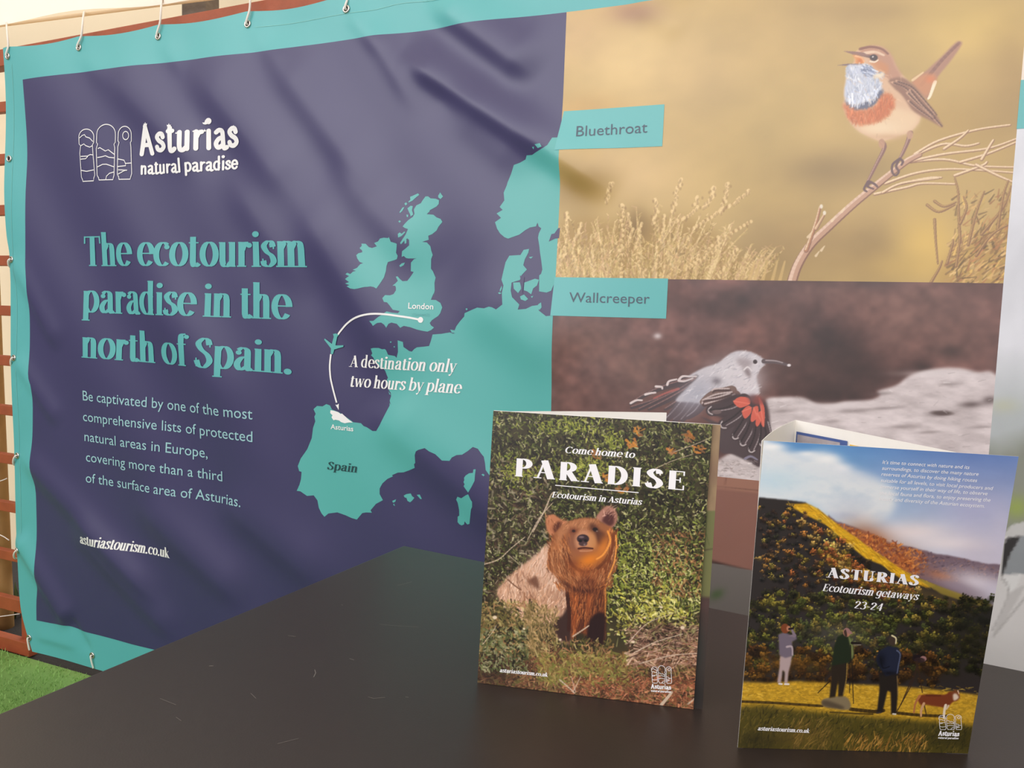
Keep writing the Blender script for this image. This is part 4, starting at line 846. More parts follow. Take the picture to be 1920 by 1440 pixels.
def paint_hill_cover():
    A = Art(470, 560, QC2, 31, (176, 196, 208))
    # sky
    t = np.clip((A.PY - 835) / 190, 0, 1); rgt = np.clip((A.PX - 1560) / 260, 0, 1)
    top = np.array([92, 140, 186]) * (1 - rgt[..., None]) + np.array([92, 122, 178]) * rgt[..., None]
    botm = np.array([176, 202, 212]) * (1 - rgt[..., None]) + np.array([198, 190, 200]) * rgt[..., None]
    tt = (t ** .8)[..., None]; A.a[:] = (top * (1 - tt) + botm * tt) / 255
    n = fbm(A.H, A.W, 60, 30, A.r, 5)
    cl = A.mask([(1420, 832), (1448, 830), (1468, 838), (1492, 850), (1515, 856), (1545, 850), (1572, 856), (1590, 870), (1606, 880), (1630, 888), (1665, 903), (1690, 930), (1680, 965), (1640, 985), (1580, 985), (1520, 950), (1420, 945)], 7)
    A.mix(cl * np.clip(.55 + n * .75, 0, 1), (220, 220, 216)); A.mix(cl * np.clip((n - .5) * 2.5, 0, 1) * .6, (170, 184, 196))
    for x, y, rx, ry, c, al in [(1450, 838, 26, 7, (240, 236, 228), .8), (1520, 853, 26, 7, (238, 234, 226), .8), (1560, 862, 24, 9, (240, 236, 228), .7), (1590, 880, 20, 9, (234, 230, 226), .6), (1450, 905, 70, 26, (176, 202, 210), .6), (1600, 950, 50, 18, (206, 208, 212), .6), (1720, 1000, 70, 20, (230, 214, 208), .85), (1780, 1020, 60, 14, (232, 218, 214), .7), (1840, 950, 50, 30, (176, 174, 198), .6), (1590, 972, 40, 9, (170, 180, 200), .5), (1720, 890, 90, 16, (130, 152, 190), .5), (1880, 1000, 20, 50, (196, 190, 204), .6)]:
        A.blob(x, y, rx, ry, c, al)
    A.a += ((n - .5) * .05)[..., None]
    # far ridge
    r1 = A.mask([(1560, 975), (1575, 982), (1600, 990), (1640, 1004), (1680, 1022), (1720, 1030), (1760, 1040), (1800, 1046), (1845, 1056), (1890, 1068), (1890, 1150), (1700, 1130), (1600, 1060)], .8, True, .5)
    A.mix(r1, (116, 96, 104)); A.blob(1640, 1020, 50, 30, (164, 92, 50), .9, .45); A.blob(1700, 1060, 34, 26, (170, 94, 48), .9); A.dabs(420, A.mask([(1570, 985), (1640, 1006), (1740, 1040), (1730, 1080), (1660, 1045)], .5), 5, 3, 0, .8, [(186, 110, 56), (150, 80, 44), (206, 134, 70), (120, 66, 48)], .7)
    A.dabs(260, A.mask([(1740, 1040), (1860, 1062), (1870, 1085), (1760, 1090), (1730, 1070)], .5), 4, 3, 0, .8, [(104, 84, 92), (130, 104, 104), (86, 70, 80), (150, 110, 96)], .6)
    A.blob(1770, 1082, 26, 9, (176, 106, 66), .8, .25); A.blob(1836, 1094, 52, 22, (212, 200, 204), .95, .25); A.blob(1868, 1112, 34, 26, (202, 194, 204), .95); A.blob(1800, 1100, 40, 9, (150, 134, 144), .7, .3)
    # near hill in shade
    dark = A.mask([(1400, 938), (1430, 939), (1480, 943), (1516, 947), (1560, 990), (1620, 1030), (1700, 1075), (1760, 1100), (1800, 1118), (1880, 1146), (1890, 1430), (1370, 1430), (1375, 1200)], 1.0, False)
    A.mix(dark, (50, 44, 42))
    rg = zm(1400, 910, 7.385, [(560, 300), (700, 300), (870, 288), (935, 312), (1050, 370), (1200, 490), (1400, 640), (1600, 780), (1800, 925), (1960, 1030)]) + [(1690, 1066), (1720, 1084), (1760, 1100), (1745, 1104), (1700, 1092)] + zm(1400, 910, 7.385, [(1920, 1130), (1700, 1050), (1520, 900), (1350, 770), (1150, 590), (950, 495), (800, 425)])
    m = A.poly(rg, (206, 156, 36), .8, 1, False, 0, .18, (10, 3)); A.dabs(160, m, 14, 1.6, .62, .12, [(226, 180, 50), (176, 128, 28), (236, 196, 70), (156, 108, 26)], .5)
    A.poly([(1720, 1084), (1780, 1106), (1862, 1134), (1850, 1140), (1770, 1116)], (150, 130, 56), 1, .9, False)
    tree_o = [(202, 134, 62), (186, 108, 56), (214, 164, 70), (160, 92, 54), (222, 180, 96), (150, 124, 50)]
    def tree(x, y, s, c):
        c = np.array(c, float); A.ell(x, y + s * .3, s * 1.0, s * .75, c * .4, .6, 0, s * .8)
        n_ = int(s * 2.6) + 3; r_ = A.r
        for _k in range(n_):
            u_, v_ = r_.normal(0, .48, 2); br_ = .78 - .42 * v_ + r_.normal(0, .16)
            A.ell_fast(x + u_ * s, y + v_ * s * .8, max(s * r_.uniform(.12, .30), .9), max(s * r_.uniform(.10, .24), .8), np.clip(c * br_, 0, 255), .85)
    ridge = lambda x: np.interp(x, [1380, 1480, 1516, 1560, 1620, 1700, 1760, 1900], [939, 943, 950, 992, 1032, 1077, 1102, 1150])
    for _ in range(260):
        x = A.r.uniform(1425, 1640); y = A.r.uniform(ridge(x) + 12 + max(0, 40 - abs(x - 1560)) * .8, 1135); tree(x, y, A.r.uniform(3, 7), [(62, 50, 44), (76, 56, 44), (50, 48, 44), (84, 66, 44), (58, 56, 40)][A.r.integers(0, 5)])
    for x, y, s in [(1475, 970, 7), (1421, 958, 5), (1508, 985, 9), (1494, 972, 4), (1535, 995, 7), (1545, 1003, 7), (1514, 1007, 7), (1524, 1012, 6), (1562, 1002, 8), (1570, 1012, 8), (1560, 1025, 10), (1530, 1024, 7), (1575, 1030, 9), (1585, 1020, 8), (1598, 1030, 8), (1592, 1042, 8), (1530, 1040, 7), (1548, 1046, 8), (1562, 1050, 8), (1575, 1052, 8), (1588, 1058, 8), (1600, 1050, 7), (1508, 1030, 4), (1480, 1042, 6), (1490, 1045, 5), (1424, 1055, 6), (1440, 1058, 6), (1488, 1083, 6), (1500, 1048, 5), (1462, 1023, 4), (1516, 1057, 6), (1472, 985, 4), (1610, 1062, 7), (1625, 1068, 7), (1545, 1062, 7), (1484, 960, 4), (1616, 1092, 7), (1640, 1098, 7), (1655, 1105, 8), (1670, 1100, 6), (1690, 1100, 6), (1706, 1106, 6), (1728, 1108, 7), (1645, 1125, 8), (1566, 1130, 8), (1500, 1126, 9), (1740, 1140, 7), (1752, 1140, 6), (1515, 1105, 5)]:
        tree(x + A.r.normal(0, 1), y, s, tree_o[A.r.integers(0, 6)])
    for _ in range(190):
        u_ = A.r.random(); x = 1545 + u_ * 175 + A.r.normal(0, 6); y = ridge(x) + 26 + 14 * (1 - u_) + abs(A.r.normal(0, 24)) * (1.1 - u_ * .6)
        tree(x, y, A.r.uniform(3.5, 7.5), tree_o[A.r.integers(0, 6)])
    for _ in range(70): tree(A.r.uniform(1425, 1560), A.r.uniform(965, 1100), A.r.uniform(2.5, 5), [(190, 140, 70), (150, 110, 60), (170, 150, 70), (120, 84, 56)][A.r.integers(0, 4)])
    A.blob(1760, 1125, 60, 14, (104, 84, 46), .55, .3)
    for _ in range(150):
        x = A.r.uniform(1660, 1850); y = 1100 + (x - 1660) * .22 + A.r.uniform(0, 18); tree(x, y, A.r.uniform(1.5, 3), [(150, 120, 50), (120, 96, 44), (90, 70, 40)][A.r.integers(0, 3)])
    # woods in the valley
    for _ in range(760):
        x = A.r.uniform(1385, 1880); y = A.r.uniform(1120, 1262); lt = 1 - abs(x - 1600) / 400
        c = [(70, 74, 34), (100, 98, 42), (124, 112, 46), (56, 54, 32), (46, 44, 28), (90, 74, 38), (140, 120, 54), (80, 86, 46)][A.r.choice(8, p=[.17, .14, .1, .18, .19, .1, .05, .07])]
        tree(x, y, A.r.uniform(4, 9), np.array(c) * 1.15 * (.7 + .45 * lt) * (.72 if x > 1790 else 1))
    A.blob(1580, 1195, 60, 26, (112, 112, 92), .4); A.blob(1760, 1230, 60, 40, (40, 38, 28), .5); A.blob(1830, 1190, 40, 50, (46, 44, 28), .5); A.blob(1840, 1160, 50, 20, (36, 36, 34), .6)
    for _ in range(170):
        x = A.r.uniform(1385, 1780); y = A.r.uniform(1222, 1282) + max(0, (x - 1700) * .12); tree(x, y, A.r.uniform(5, 10), [(120, 82, 34), (96, 62, 30), (60, 42, 26), (138, 98, 42)][A.r.integers(0, 4)])
    A.blob(1480, 1250, 60, 16, (150, 104, 38), .35); A.blob(1560, 1262, 80, 12, (54, 38, 26), .5); A.blob(1720, 1268, 60, 12, (50, 36, 24), .5)
    # meadow
    A.poly([(1370, 1284), (1440, 1286), (1500, 1282), (1580, 1286), (1680, 1288), (1780, 1296), (1860, 1306), (1860, 1430), (1360, 1430)], (188, 146, 44), 2, 1, False, 0, .2, (5, 3))
    A.dabs(700, (1375, 1288, 1850, 1350), 8, 1.6, .1, .3, [(210, 170, 60), (160, 122, 36), (226, 188, 84), (136, 104, 34)], .5)
    for p, w in [([(1385, 1320), (1450, 1322), (1545, 1327)], 5), ([(1598, 1332), (1640, 1336), (1660, 1334)], 7), ([(1683, 1338), (1730, 1342), (1775, 1343)], 6), ([(1560, 1338), (1640, 1341)], 3)]:
        A.line(p, w, w, (66, 50, 24), .85)
    dk = A.mask([(1370, 1332), (1430, 1326), (1500, 1334), (1600, 1344), (1700, 1350), (1780, 1356), (1850, 1364), (1850, 1430), (1360, 1430)], 5, False)
    A.mix(dk, (82, 72, 30)); A.dabs(1100, dk, 9, 2, -1.2, .5, [(70, 66, 30), (100, 86, 38), (54, 50, 26), (120, 100, 46), (44, 40, 24)], .6)
    A.blob(1500, 1385, 60, 16, (110, 86, 40), .5); A.blob(1420, 1390, 50, 20, (46, 42, 26), .6); A.blob(1790, 1385, 60, 20, (50, 46, 24), .6); A.dabs(160, (1590, 1378, 1740, 1408), 12, 2, -1.3, .35, [(176, 124, 56), (140, 96, 44), (196, 146, 74)], .6); A.dabs(120, (1490, 1350, 1560, 1410), 14, 2, -1.2, .4, [(150, 116, 60), (110, 86, 42)], .5)
    # people seen from behind, tripods and the dog
    z = lambda p: zm(1440, 1080, 4, p)
    A.poly(z([(100, 625), (192, 622), (180, 690), (165, 740), (155, 828), (130, 830), (135, 745), (118, 730), (105, 828), (76, 822), (92, 720)]), (172, 150, 146), .7, 1, False); A.poly(z([(84, 470), (130, 452), (180, 470), (222, 478), (232, 500), (192, 522), (198, 625), (140, 642), (92, 622), (90, 540)]), (112, 100, 110), .7, 1, False)
    A.poly(z([(160, 480), (215, 490), (228, 478), (196, 425), (182, 430), (196, 468)]), (128, 112, 120), .6, 1, False); A.line(z([(150, 560), (190, 560), (195, 620)]), 4, 3, (176, 158, 160), .7); A.ell(*z([(138, 425)])[0], 8, 9, (122, 66, 40)); A.ell(*z([(165, 425)])[0], 4, 5, (176, 120, 92)); A.line(z([(170, 428), (200, 422)]), 4, 4, (40, 32, 32)); A.line(z([(90, 830), (112, 832)]), 3, 3, (222, 212, 206)); A.line(z([(135, 832), (165, 832)]), 3, 3, (226, 216, 210))
    A.poly(z([(420, 945), (480, 925), (590, 915), (632, 960), (620, 1012), (520, 1005), (430, 990)]), (128, 112, 84), 1); A.poly(z([(430, 985), (420, 950), (470, 950), (580, 990), (560, 1010)]), (78, 66, 52), 1.5, .8)
    A.poly(z([(498, 670), (612, 655), (605, 790), (578, 915), (540, 918), (546, 780), (520, 920), (474, 928), (490, 790)]), (46, 38, 30), .7, 1, False); A.line(z([(612, 670), (604, 790), (580, 900)]), 2.4, 2, (140, 112, 58), .8)
    A.poly(z([(540, 480), (590, 452), (640, 478), (662, 560), (656, 640), (622, 668), (496, 692), (512, 560)]), (36, 44, 30), .7, 1, False); A.poly(z([(622, 470), (650, 510), (662, 600), (645, 640), (640, 560)]), (124, 130, 78), .8, .95); A.ell(*z([(612, 445)])[0], 7, 8, (168, 118, 96)); A.poly(z([(590, 430), (612, 410), (638, 430), (655, 455), (620, 450)]), (150, 110, 104), .6); A.poly(z([(590, 440), (606, 425), (615, 470), (600, 475)]), (70, 52, 46), .6)
    A.line(z([(650, 522), (715, 524)]), 5, 4, (34, 28, 26)); A.line(z([(664, 536), (716, 534)]), 2, 2, (120, 110, 96))
    for p in [[(632, 660), (628, 890)], [(648, 660), (656, 966)], [(480, 805), (388, 892)], [(640, 540), (640, 660)]]: A.line(z(p), 2, 1.6, (34, 28, 24), .9)
    A.poly(z([(848, 735), (985, 745), (988, 900), (975, 1040), (936, 1042), (935, 880), (912, 870), (872, 1030), (830, 1030), (852, 860)]), (40, 34, 30), .7, 1, False); A.poly(z([(850, 580), (920, 538), (990, 548), (1022, 590), (1002, 690), (996, 740), (900, 762), (842, 682), (828, 640)]), (36, 40, 56), .7, 1, False); A.blob(*z([(870, 650)])[0], 8, 14, (18, 20, 28), .8); A.blob(*z([(930, 740)])[0], 14, 4, (20, 20, 26), .8); A.line(z([(985, 570), (1010, 600), (996, 680), (985, 740)]), 2.4, 2, (92, 98, 120), .7); A.line(z([(860, 620), (880, 700), (930, 690)]), 2, 1.6, (16, 18, 24), .7); A.ell(*z([(955, 500)])[0], 7, 9, (66, 54, 44)); A.line(z([(950, 460), (980, 480), (978, 520)]), 2.6, 2, (220, 206, 160), .9); A.line(z([(830, 1035), (860, 1030)]), 3, 3, (60, 50, 46)); A.line(z([(950, 1040), (970, 1042)]), 3, 3, (206, 196, 180)); A.line(z([(985, 760), (990, 900)]), 1.6, 1.6, (150, 122, 80), .6)
    A.ell(*z([(1135, 625)])[0], 9, 7, (34, 26, 28)); A.ell(*z([(1180, 628)])[0], 6, 5, (150, 110, 106)); A.ell(*z([(1152, 640)])[0], 10, 5, (50, 36, 36), .9)
    for p in [[(1135, 650), (1100, 800), (975, 1030)], [(1135, 650), (1150, 760), (1170, 880)], [(1128, 650), (1135, 720)], [(1090, 790), (1010, 970)], [(1180, 960), (1196, 1040)]]: A.line(z(p), 2.4, 1.8, (56, 40, 30), .9)
    A.poly(z([(1140, 910), (1200, 892), (1330, 892), (1372, 868), (1410, 880), (1440, 905), (1425, 935), (1395, 945), (1350, 985), (1300, 985), (1230, 975), (1195, 968), (1165, 975), (1140, 950)]), (118, 58, 34), .8); A.line(z([(1150, 905), (1118, 960), (1105, 1030)]), 5, 3, (170, 108, 66)); A.line(z([(1180, 960), (1160, 1010), (1158, 1055)]), 5, 3.4, (196, 150, 110)); A.line(z([(1340, 970), (1330, 1010), (1325, 1065)]), 5, 4, (224, 206, 180)); A.line(z([(1360, 975), (1345, 1000)]), 4, 3, (206, 180, 150))
    A.poly(z([(1380, 880), (1415, 848), (1420, 875), (1435, 852), (1440, 885), (1445, 915), (1410, 935), (1385, 920)]), (120, 66, 40), .7, 1, False); A.poly(z([(1395, 890), (1420, 885), (1435, 915), (1400, 935)]), (226, 206, 184), .8, .9); A.line(z([(1430, 862), (1437, 885)]), 2, 1.4, (230, 190, 160)); A.line(z([(1200, 900), (1300, 900)]), 4, 4, (84, 40, 26), .6)
    return A
def paint_leaf():
    """the picture page that shows as a narrow strip beside the bear cover"""
    A = Art(40, 260, [(1284, 1328), (1316, 1332), (1318, 796), (1354, 799)], 41, (150, 124, 92))
    n = fbm(A.H, A.W, 14, 20, A.r, 4)[..., None]; A.a *= 1 + (n - .5) * .3
    A.mix(np.clip((A.PY - 850) / 60, 0, 1) * np.clip((930 - A.PY) / 40, 0, 1) * .6, (126, 92, 78)); A.mix(np.clip((A.PY - 972) / 3, 0, 1), (112, 112, 68)); A.mix(np.clip((A.PY - 1134) / 6, 0, 1), (74, 56, 50)); A.blob(1310, 1230, 14, 60, (44, 46, 40), .9); A.blob(1306, 1310, 20, 40, (32, 30, 26), .9); A.blob(1316, 1150, 16, 12, (86, 62, 58), .8)
    A.line([(1330, 972), (1326, 1045)], 1.2, 1.2, (70, 80, 40), .8); A.line([(1323, 1050), (1340, 1046)], 2, 1, (80, 70, 50), .8); A.line([(1330, 985), (1326, 1000), (1332, 1040)], 1.2, 1, (80, 90, 46), .7)
    return A

# ------------------------------------------------------------------ materials
M_TEAL = mat('teal_vinyl', rgb(88, 176, 176), .42, noise=.03, nscale=9, spec=.75)
M_NAVY = mat('navy_vinyl', rgb(58, 52, 96), .40, noise=.04, nscale=7, spec=.75)
M_MAP = mat('map_teal_ink', rgb(86, 176, 170), .42, spec=.75)
M_TAG = mat('tag_teal_ink', rgb(98, 184, 182), .42, spec=.75)
M_HEAD = mat('heading_teal_ink', rgb(94, 176, 176), .42)
M_WHITE = mat('white_ink', rgb(244, 240, 238), .45)
M_PALE = mat('pale_blue_ink', rgb(158, 200, 206), .45)
M_GREY = mat('slate_ink', rgb(84, 98, 112), .45)
M_DARK = mat('dark_green_ink', rgb(34, 70, 74), .45)
M_PHOTO = print_mat('printed_vinyl_photo', .42, .75)
M_COVER = print_mat('coated_cover_print', .36, .4)
M_PAPER = mat('white_paper', rgb(244, 240, 232), .6, noise=.02, nscale=30)
M_STEEL = mat('nickel_eyelet', rgb(214, 208, 200), .25, 1.0)
M_HOLE_SHADE = mat('eyelet_hole_painted_shade', rgb(40, 32, 30), .9)  # no real opening: dark disc colour painted as the shade inside the eyelet
M_CORD = mat('white_cord', rgb(240, 232, 222), .8, bump=.4, bscale=900)
M_SLAT = mat('red_brown_stained_timber', rgb(160, 78, 44), .55, noise=.25, nscale=26, bump=.3, bscale=120)
M_POST = mat('weathered_grey_timber', rgb(112, 98, 84), .8, noise=.3, nscale=30, bump=.5, bscale=90)
M_POLE = mat('tan_timber', rgb(164, 124, 72), .7, noise=.2, nscale=22, bump=.3, bscale=80)
M_TENT = mat('cream_tent_canvas', rgb(238, 220, 190), .85, noise=.03, nscale=5, bump=.1, bscale=300, transl=.5)
M_ROOF = mat('white_tent_canvas', rgb(250, 244, 234), .8, noise=.02, nscale=5, transl=.55)
M_TABLE = mat('black_brown_laminate', rgb(52, 42, 37), .38, noise=.08, nscale=60, bump=.04, bscale=500, spec=.45)
M_TURF = mat('artificial_turf_base', rgb(112, 148, 70), .9, noise=.3, nscale=180, bump=.6, bscale=400)
M_BLADE = mat('turf_blade', rgb(134, 174, 90), .7, noise=.3, nscale=14)
M_SOIL = mat('dark_soil', rgb(36, 30, 26), .95, noise=.5, nscale=60, bump=.6, bscale=120)
M_LEAFG = mat('weed_green', rgb(70, 84, 40), .7, noise=.3, nscale=60)

# ------------------------------------------------------------------ setting: ground, canvas wall, roof
b = MB(); b.box(-3.5, 6.0, -4.5, .012, -.06, -.012); floor = b.build('floor', mat('grey_paving', rgb(128, 122, 116), .85, noise=.2, nscale=20, bump=.3, bscale=80)); floor['kind'] = 'structure'
b = MB(); b.box(-3.5, 1.25, -2.2, .010, -.0119, 0); o = b.build('floor_turf', M_TURF); o['kind'] = 'structure'
b = MB(); b.box(-3.5, 6.0, .012, 1.2, -.10, -.015); g = b.build('floor_bed', M_SOIL); g['kind'] = 'structure'
V = []; F = []
edge = np.array([(0, 1337), (60, 1310), (110, 1290), (190, 1254), (184, 1252), (60, 1222), (0, 1212)], float)
for i in range(9000):
    x, y = rng.uniform(-.55, .75), rng.uniform(-.75, .006); h = rng.uniform(.006, .013); a = rng.uniform(0, 6.28); w = .0016; lx, ly = rng.normal(0, .005, 2)
    n = len(V); V += [(x - w * math.cos(a), y - w * math.sin(a), -.001), (x + w * math.cos(a), y + w * math.sin(a), -.001), (x + lx, y + ly, h)]; F.append((n, n + 1, n + 2))
me = bpy.data.meshes.new('grass'); me.from_pydata(V, [], F); o = link('grass', me, None, [M_BLADE])
tag(o, 'green artificial grass pile at the foot of the banner', 'grass', kind='stuff')

WY = .30                                                     # canvas wall behind the trellis
wl = [at_y([p], WY)[0] for p in ((-200, 700), (700, 10))]
V = []; F = []; nx, nz = 90, 24
for i in range(nx + 1):
    for j in range(nz + 1):
        x = -2.4 + 7.2 * i / nx; zz = .20 + 2.25 * j / nz
        V.append((x, WY + .012 * math.sin(x * 6.3) * (1 - .5 * j / nz) + .006 * math.sin(x * 17 + zz * 3), zz))
for i in range(nx):
    for j in range(nz):
        a = i * (nz + 1) + j; F.append((a, a + nz + 1, a + nz + 2, a + 1))
me = bpy.data.meshes.new('wall_back'); me.from_pydata(V, [], F); me.polygons.foreach_set('use_smooth', [True] * len(F))
o = link('wall_back', me, None, [M_TENT]); o['kind'] = 'structure'
# roof canvas: hem in front of the wall, rising towards the viewer
HY = .075
h0 = at_y([(0, 43)], HY)[0]; h1 = at_y([(330, 0)], HY)[0]; sl = (h1[2] - h0[2]) / (h1[0] - h0[0])
def hem(x): return h0[2] + sl * (x - h0[0])
V = []; F = []; nx, ny = 100, 14
for i in range(nx + 1):
    x = -2.4 + 7.2 * i / nx
    for j in range(ny + 1):
        t = j / ny; y = HY - 1.25 * t; zz = hem(min(max(x, -.4), 1.2)) + .62 * t - .05 * math.sin(math.pi * t)
        V.append((x, y, zz + .008 * math.sin(x * 9) * (1 - t)))
for i in range(nx):
    for j in range(ny):
        a = i * (ny + 1) + j; F.append((a, a + 1, a + ny + 2, a + ny + 1))
me = bpy.data.meshes.new('ceiling_canvas'); me.from_pydata(V, [], F); me.polygons.foreach_set('use_smooth', [True] * len(F))
o = link('ceiling_canvas', me, None, [M_ROOF]); o['kind'] = 'structure'
b = MB(); b.tube([(x, HY + .006, hem(min(max(x, -.4), 1.2)) - .004) for x in np.linspace(-2.4, 4.8, 40)], .006, 8)
o = b.build('trim_1', M_TENT, smooth=True); o['kind'] = 'structure'

# ------------------------------------------------------------------ trellis fence behind the banner
TX0, TX1 = -.62, 3.5
fence = empty('trellis_fence', (.0, .05, 0))
tag(fence, 'red-brown slatted timber trellis carrying the banner', 'trellis')
def child(o, parent):
    o.parent = parent; o.matrix_parent_inverse = Matrix.Translation(parent.location).inverted(); return o
for k, yc in enumerate((203, 300, 395, 489, 582, 675, 767, 857, 946, 1036, 1125)):
    zc = at_y([(0, yc)], .045)[0][2]; hh = .016 if yc < 1100 else .022
    b = MB(); b.box(TX0, TX1, .034, .056, zc - hh, zc + hh); child(b.build('slat', M_SLAT, bevel=.002), fence)
zc = at_y([(0, 1200)], .045)[0][2]
bx1 = at_y([(62, 1205)], .045)[0][0]; px0, px1 = at_y([(33, 1160)], .045)[0][0], at_y([(47, 1160)], .045)[0][0]
b = MB(); b.box(TX0, bx1, .030, .060, max(zc - .028, -.012), zc + .024); child(b.build('bottom_board', M_SLAT, bevel=.002), fence)
zt0 = BZ(.10)
b = MB(); v0 = at_y([(0, 98)], .04)[0]; v1 = at_y([(480, 9)], .04)[0]; sl2 = (v1[2] - v0[2]) / (v1[0] - v0[0])
b.add([(TX0, .022, v0[2] + sl2 * (TX0 - v0[0]) - .05), (TX1, .022, v0[2] + sl2 * (TX1 - v0[0]) - .05), (TX1, .066, v0[2] + sl2 * (TX1 - v0[0]) - .05), (TX0, .066, v0[2] + sl2 * (TX0 - v0[0]) - .05),
       (TX0, .022, v0[2] + sl2 * (TX0 - v0[0])), (TX1, .022, v0[2] + sl2 * (TX1 - v0[0])), (TX1, .066, v0[2] + sl2 * (TX1 - v0[0])), (TX0, .066, v0[2] + sl2 * (TX0 - v0[0]))],
      [(0, 3, 2, 1), (4, 5, 6, 7), (0, 1, 5, 4), (1, 2, 6, 5), (2, 3, 7, 6), (3, 0, 4, 7)])
child(b.build('top_rail', M_SLAT, bevel=.002), fence)
for x in ((px0 + px1) / 2, 1.45, 2.75):
    b = MB(); b.box(x - (px1 - px0) / 2, x + (px1 - px0) / 2, .057, .095, -.014, zt0 - .03); child(b.build('upright', M_SLAT, bevel=.002), fence)
# weathered post of the tent frame, seen over the top rail
pl_, pr_ = at_y([(345, 20)], .13)[0][0], at_y([(390, 20)], .13)[0][0]
b = MB(); b.box(pl_, pr_, .12, .175, -.02, 2.42); o = b.build('tent_post', M_POST, bevel=.004)
tag(o, 'weathered grey timber post above the top rail of the trellis', 'post')
p0 = at_y([(0, 690)], .16)[0]; p1 = at_y([(18, 1105)], .16)[0]
b = MB(); b.tube([(p1[0] - .036 + (p1[0] - p0[0]) * .25, .16, -.02), (p1[0] - .034, .16, p1[2]), (p0[0] - .034, .16, p0[2]), (p0[0] - .034 - (p1[0] - p0[0]) * .6, .16, 1.5)], .030, 14); o = b.build('timber_pole', M_POLE, smooth=True)
tag(o, 'tan round timber pole leaning behind the trellis left of the banner', 'pole')

# ------------------------------------------------------------------ banner
Bn = BAN
left_edge = spline([(7, 84), (9, 200), (11, 300), (12, 370), (15, 440), (20, 482), (21, 560), (23, 660), (25, 760), (28, 850), (30, 930), (32, 1020), (35, 1090), (40, 1140), (50, 1180), (64, 1224)], 5)
LE = Bn.uv(left_edge); LE = LE[np.argsort(LE[:, 1])]
XR = 11.2 * UN
ztop = BZ(.105); zbot = BZ(-6.085)
NZ, NX = 236, 400
zs = np.linspace(zbot, ztop, NZ); V = np.zeros((NZ, NX, 2))
xl = np.interp(zs, LE[:, 1], LE[:, 0])
u = np.linspace(0, 1, NX)
V[..., 0] = xl[:, None] + (XR - xl)[:, None] * u[None]; V[..., 1] = zs[:, None]
V[..., 1] += (.010 * np.abs(np.sin((V[..., 0] - .0) / UN * math.pi)) * -1) * np.clip((zs[:, None] - (ztop - .06)) / .06, 0, 1)   # slight sag between eyelets
uvb = V.reshape(-1, 2)
i = np.arange(NZ * NX).reshape(NZ, NX); q = np.stack([i[:-1, :-1], i[:-1, 1:], i[1:, 1:], i[1:, :-1]], -1).reshape(-1, 4)
me = bpy.data.meshes.new('banner'); me.from_pydata(Bn.S(uvb).tolist(), [], q.tolist()); me.polygons.foreach_set('use_smooth', [True] * len(q))
me.normals_split_custom_set_from_vertices(Bn.N(uvb).astype(np.float32))
banner = link('banner', me, None, [M_TEAL])
tag(banner, 'large navy and teal vinyl tourism banner with bird photos, tied to the trellis', 'banner')

# navy field
nl = spline([(45, 150), (47, 215), (50, 290), (50, 360), (52, 430), (53, 490), (57, 540), (58, 620), (59, 700), (65, 730), (65, 800), (63, 865), (68, 900), (70, 950), (72, 1020), (74, 1080), (69, 1125), (69, 1163)], 4)
nb = [(69, 1163), (95, 1168), (130, 1173), (150, 1181), (190, 1191), (250, 1207), (291, 1216)]
uvn = list(Bn.uv(nl)) + list(Bn.uv(nb))[1:] + [(5.874 * UN, BZ(-5.735)), (5.874 * UN, BZ(-.234))]
tl = Bn.uv([(45, 150)])[0]; tops = Bn.uv([(480, 100), (330, 117), (260, 124), (170, 135)])
L = Lay(Bn, .0006)
Vn, Fn = cdt_fill([uvn + [tuple(t) for t in tops]], step=.0085, dens=.010); L.add(Vn, Fn)
L.build('navy_field', M_NAVY, banner)

# map
I_ = lambda p: zm(640, 360, 7.2, p)
S_ = lambda p: zm(680, 540, 6.546, p)
N_ = lambda p: zm(900, 230, 3.69, p)
E_ = lambda p: zm(550, 740, 5.76, p)
D_ = lambda p: zm(730, 800, 7.2, p)
L = Lay(Bn, .0011)
ireland = I_([(590, 640), (640, 630), (700, 635), (710, 620), (735, 685), (790, 700), (815, 712), (808, 780), (800, 830), (820, 870), (808, 915), (770, 930), (690, 955), (672, 1010), (665, 1080), (645, 1160), (600, 1240), (555, 1310), (520, 1290), (480, 1282), (440, 1288), (400, 1290), (350, 1302), (320, 1310), (270, 1318), (215, 1310), (165, 1280), (205, 1265), (145, 1243), (200, 1225), (145, 1185), (175, 1160), (200, 1145), (150, 1120), (175, 1100), (215, 1118), (250, 1085), (290, 1075), (245, 1062), (300, 1035), (340, 985), (375, 972), (330, 955), (300, 910), (285, 865), (310, 840), (360, 825), (355, 800), (325, 770), (350, 740), (345, 710), (400, 712), (440, 755), (480, 768), (545, 745), (510, 700), (560, 680)])
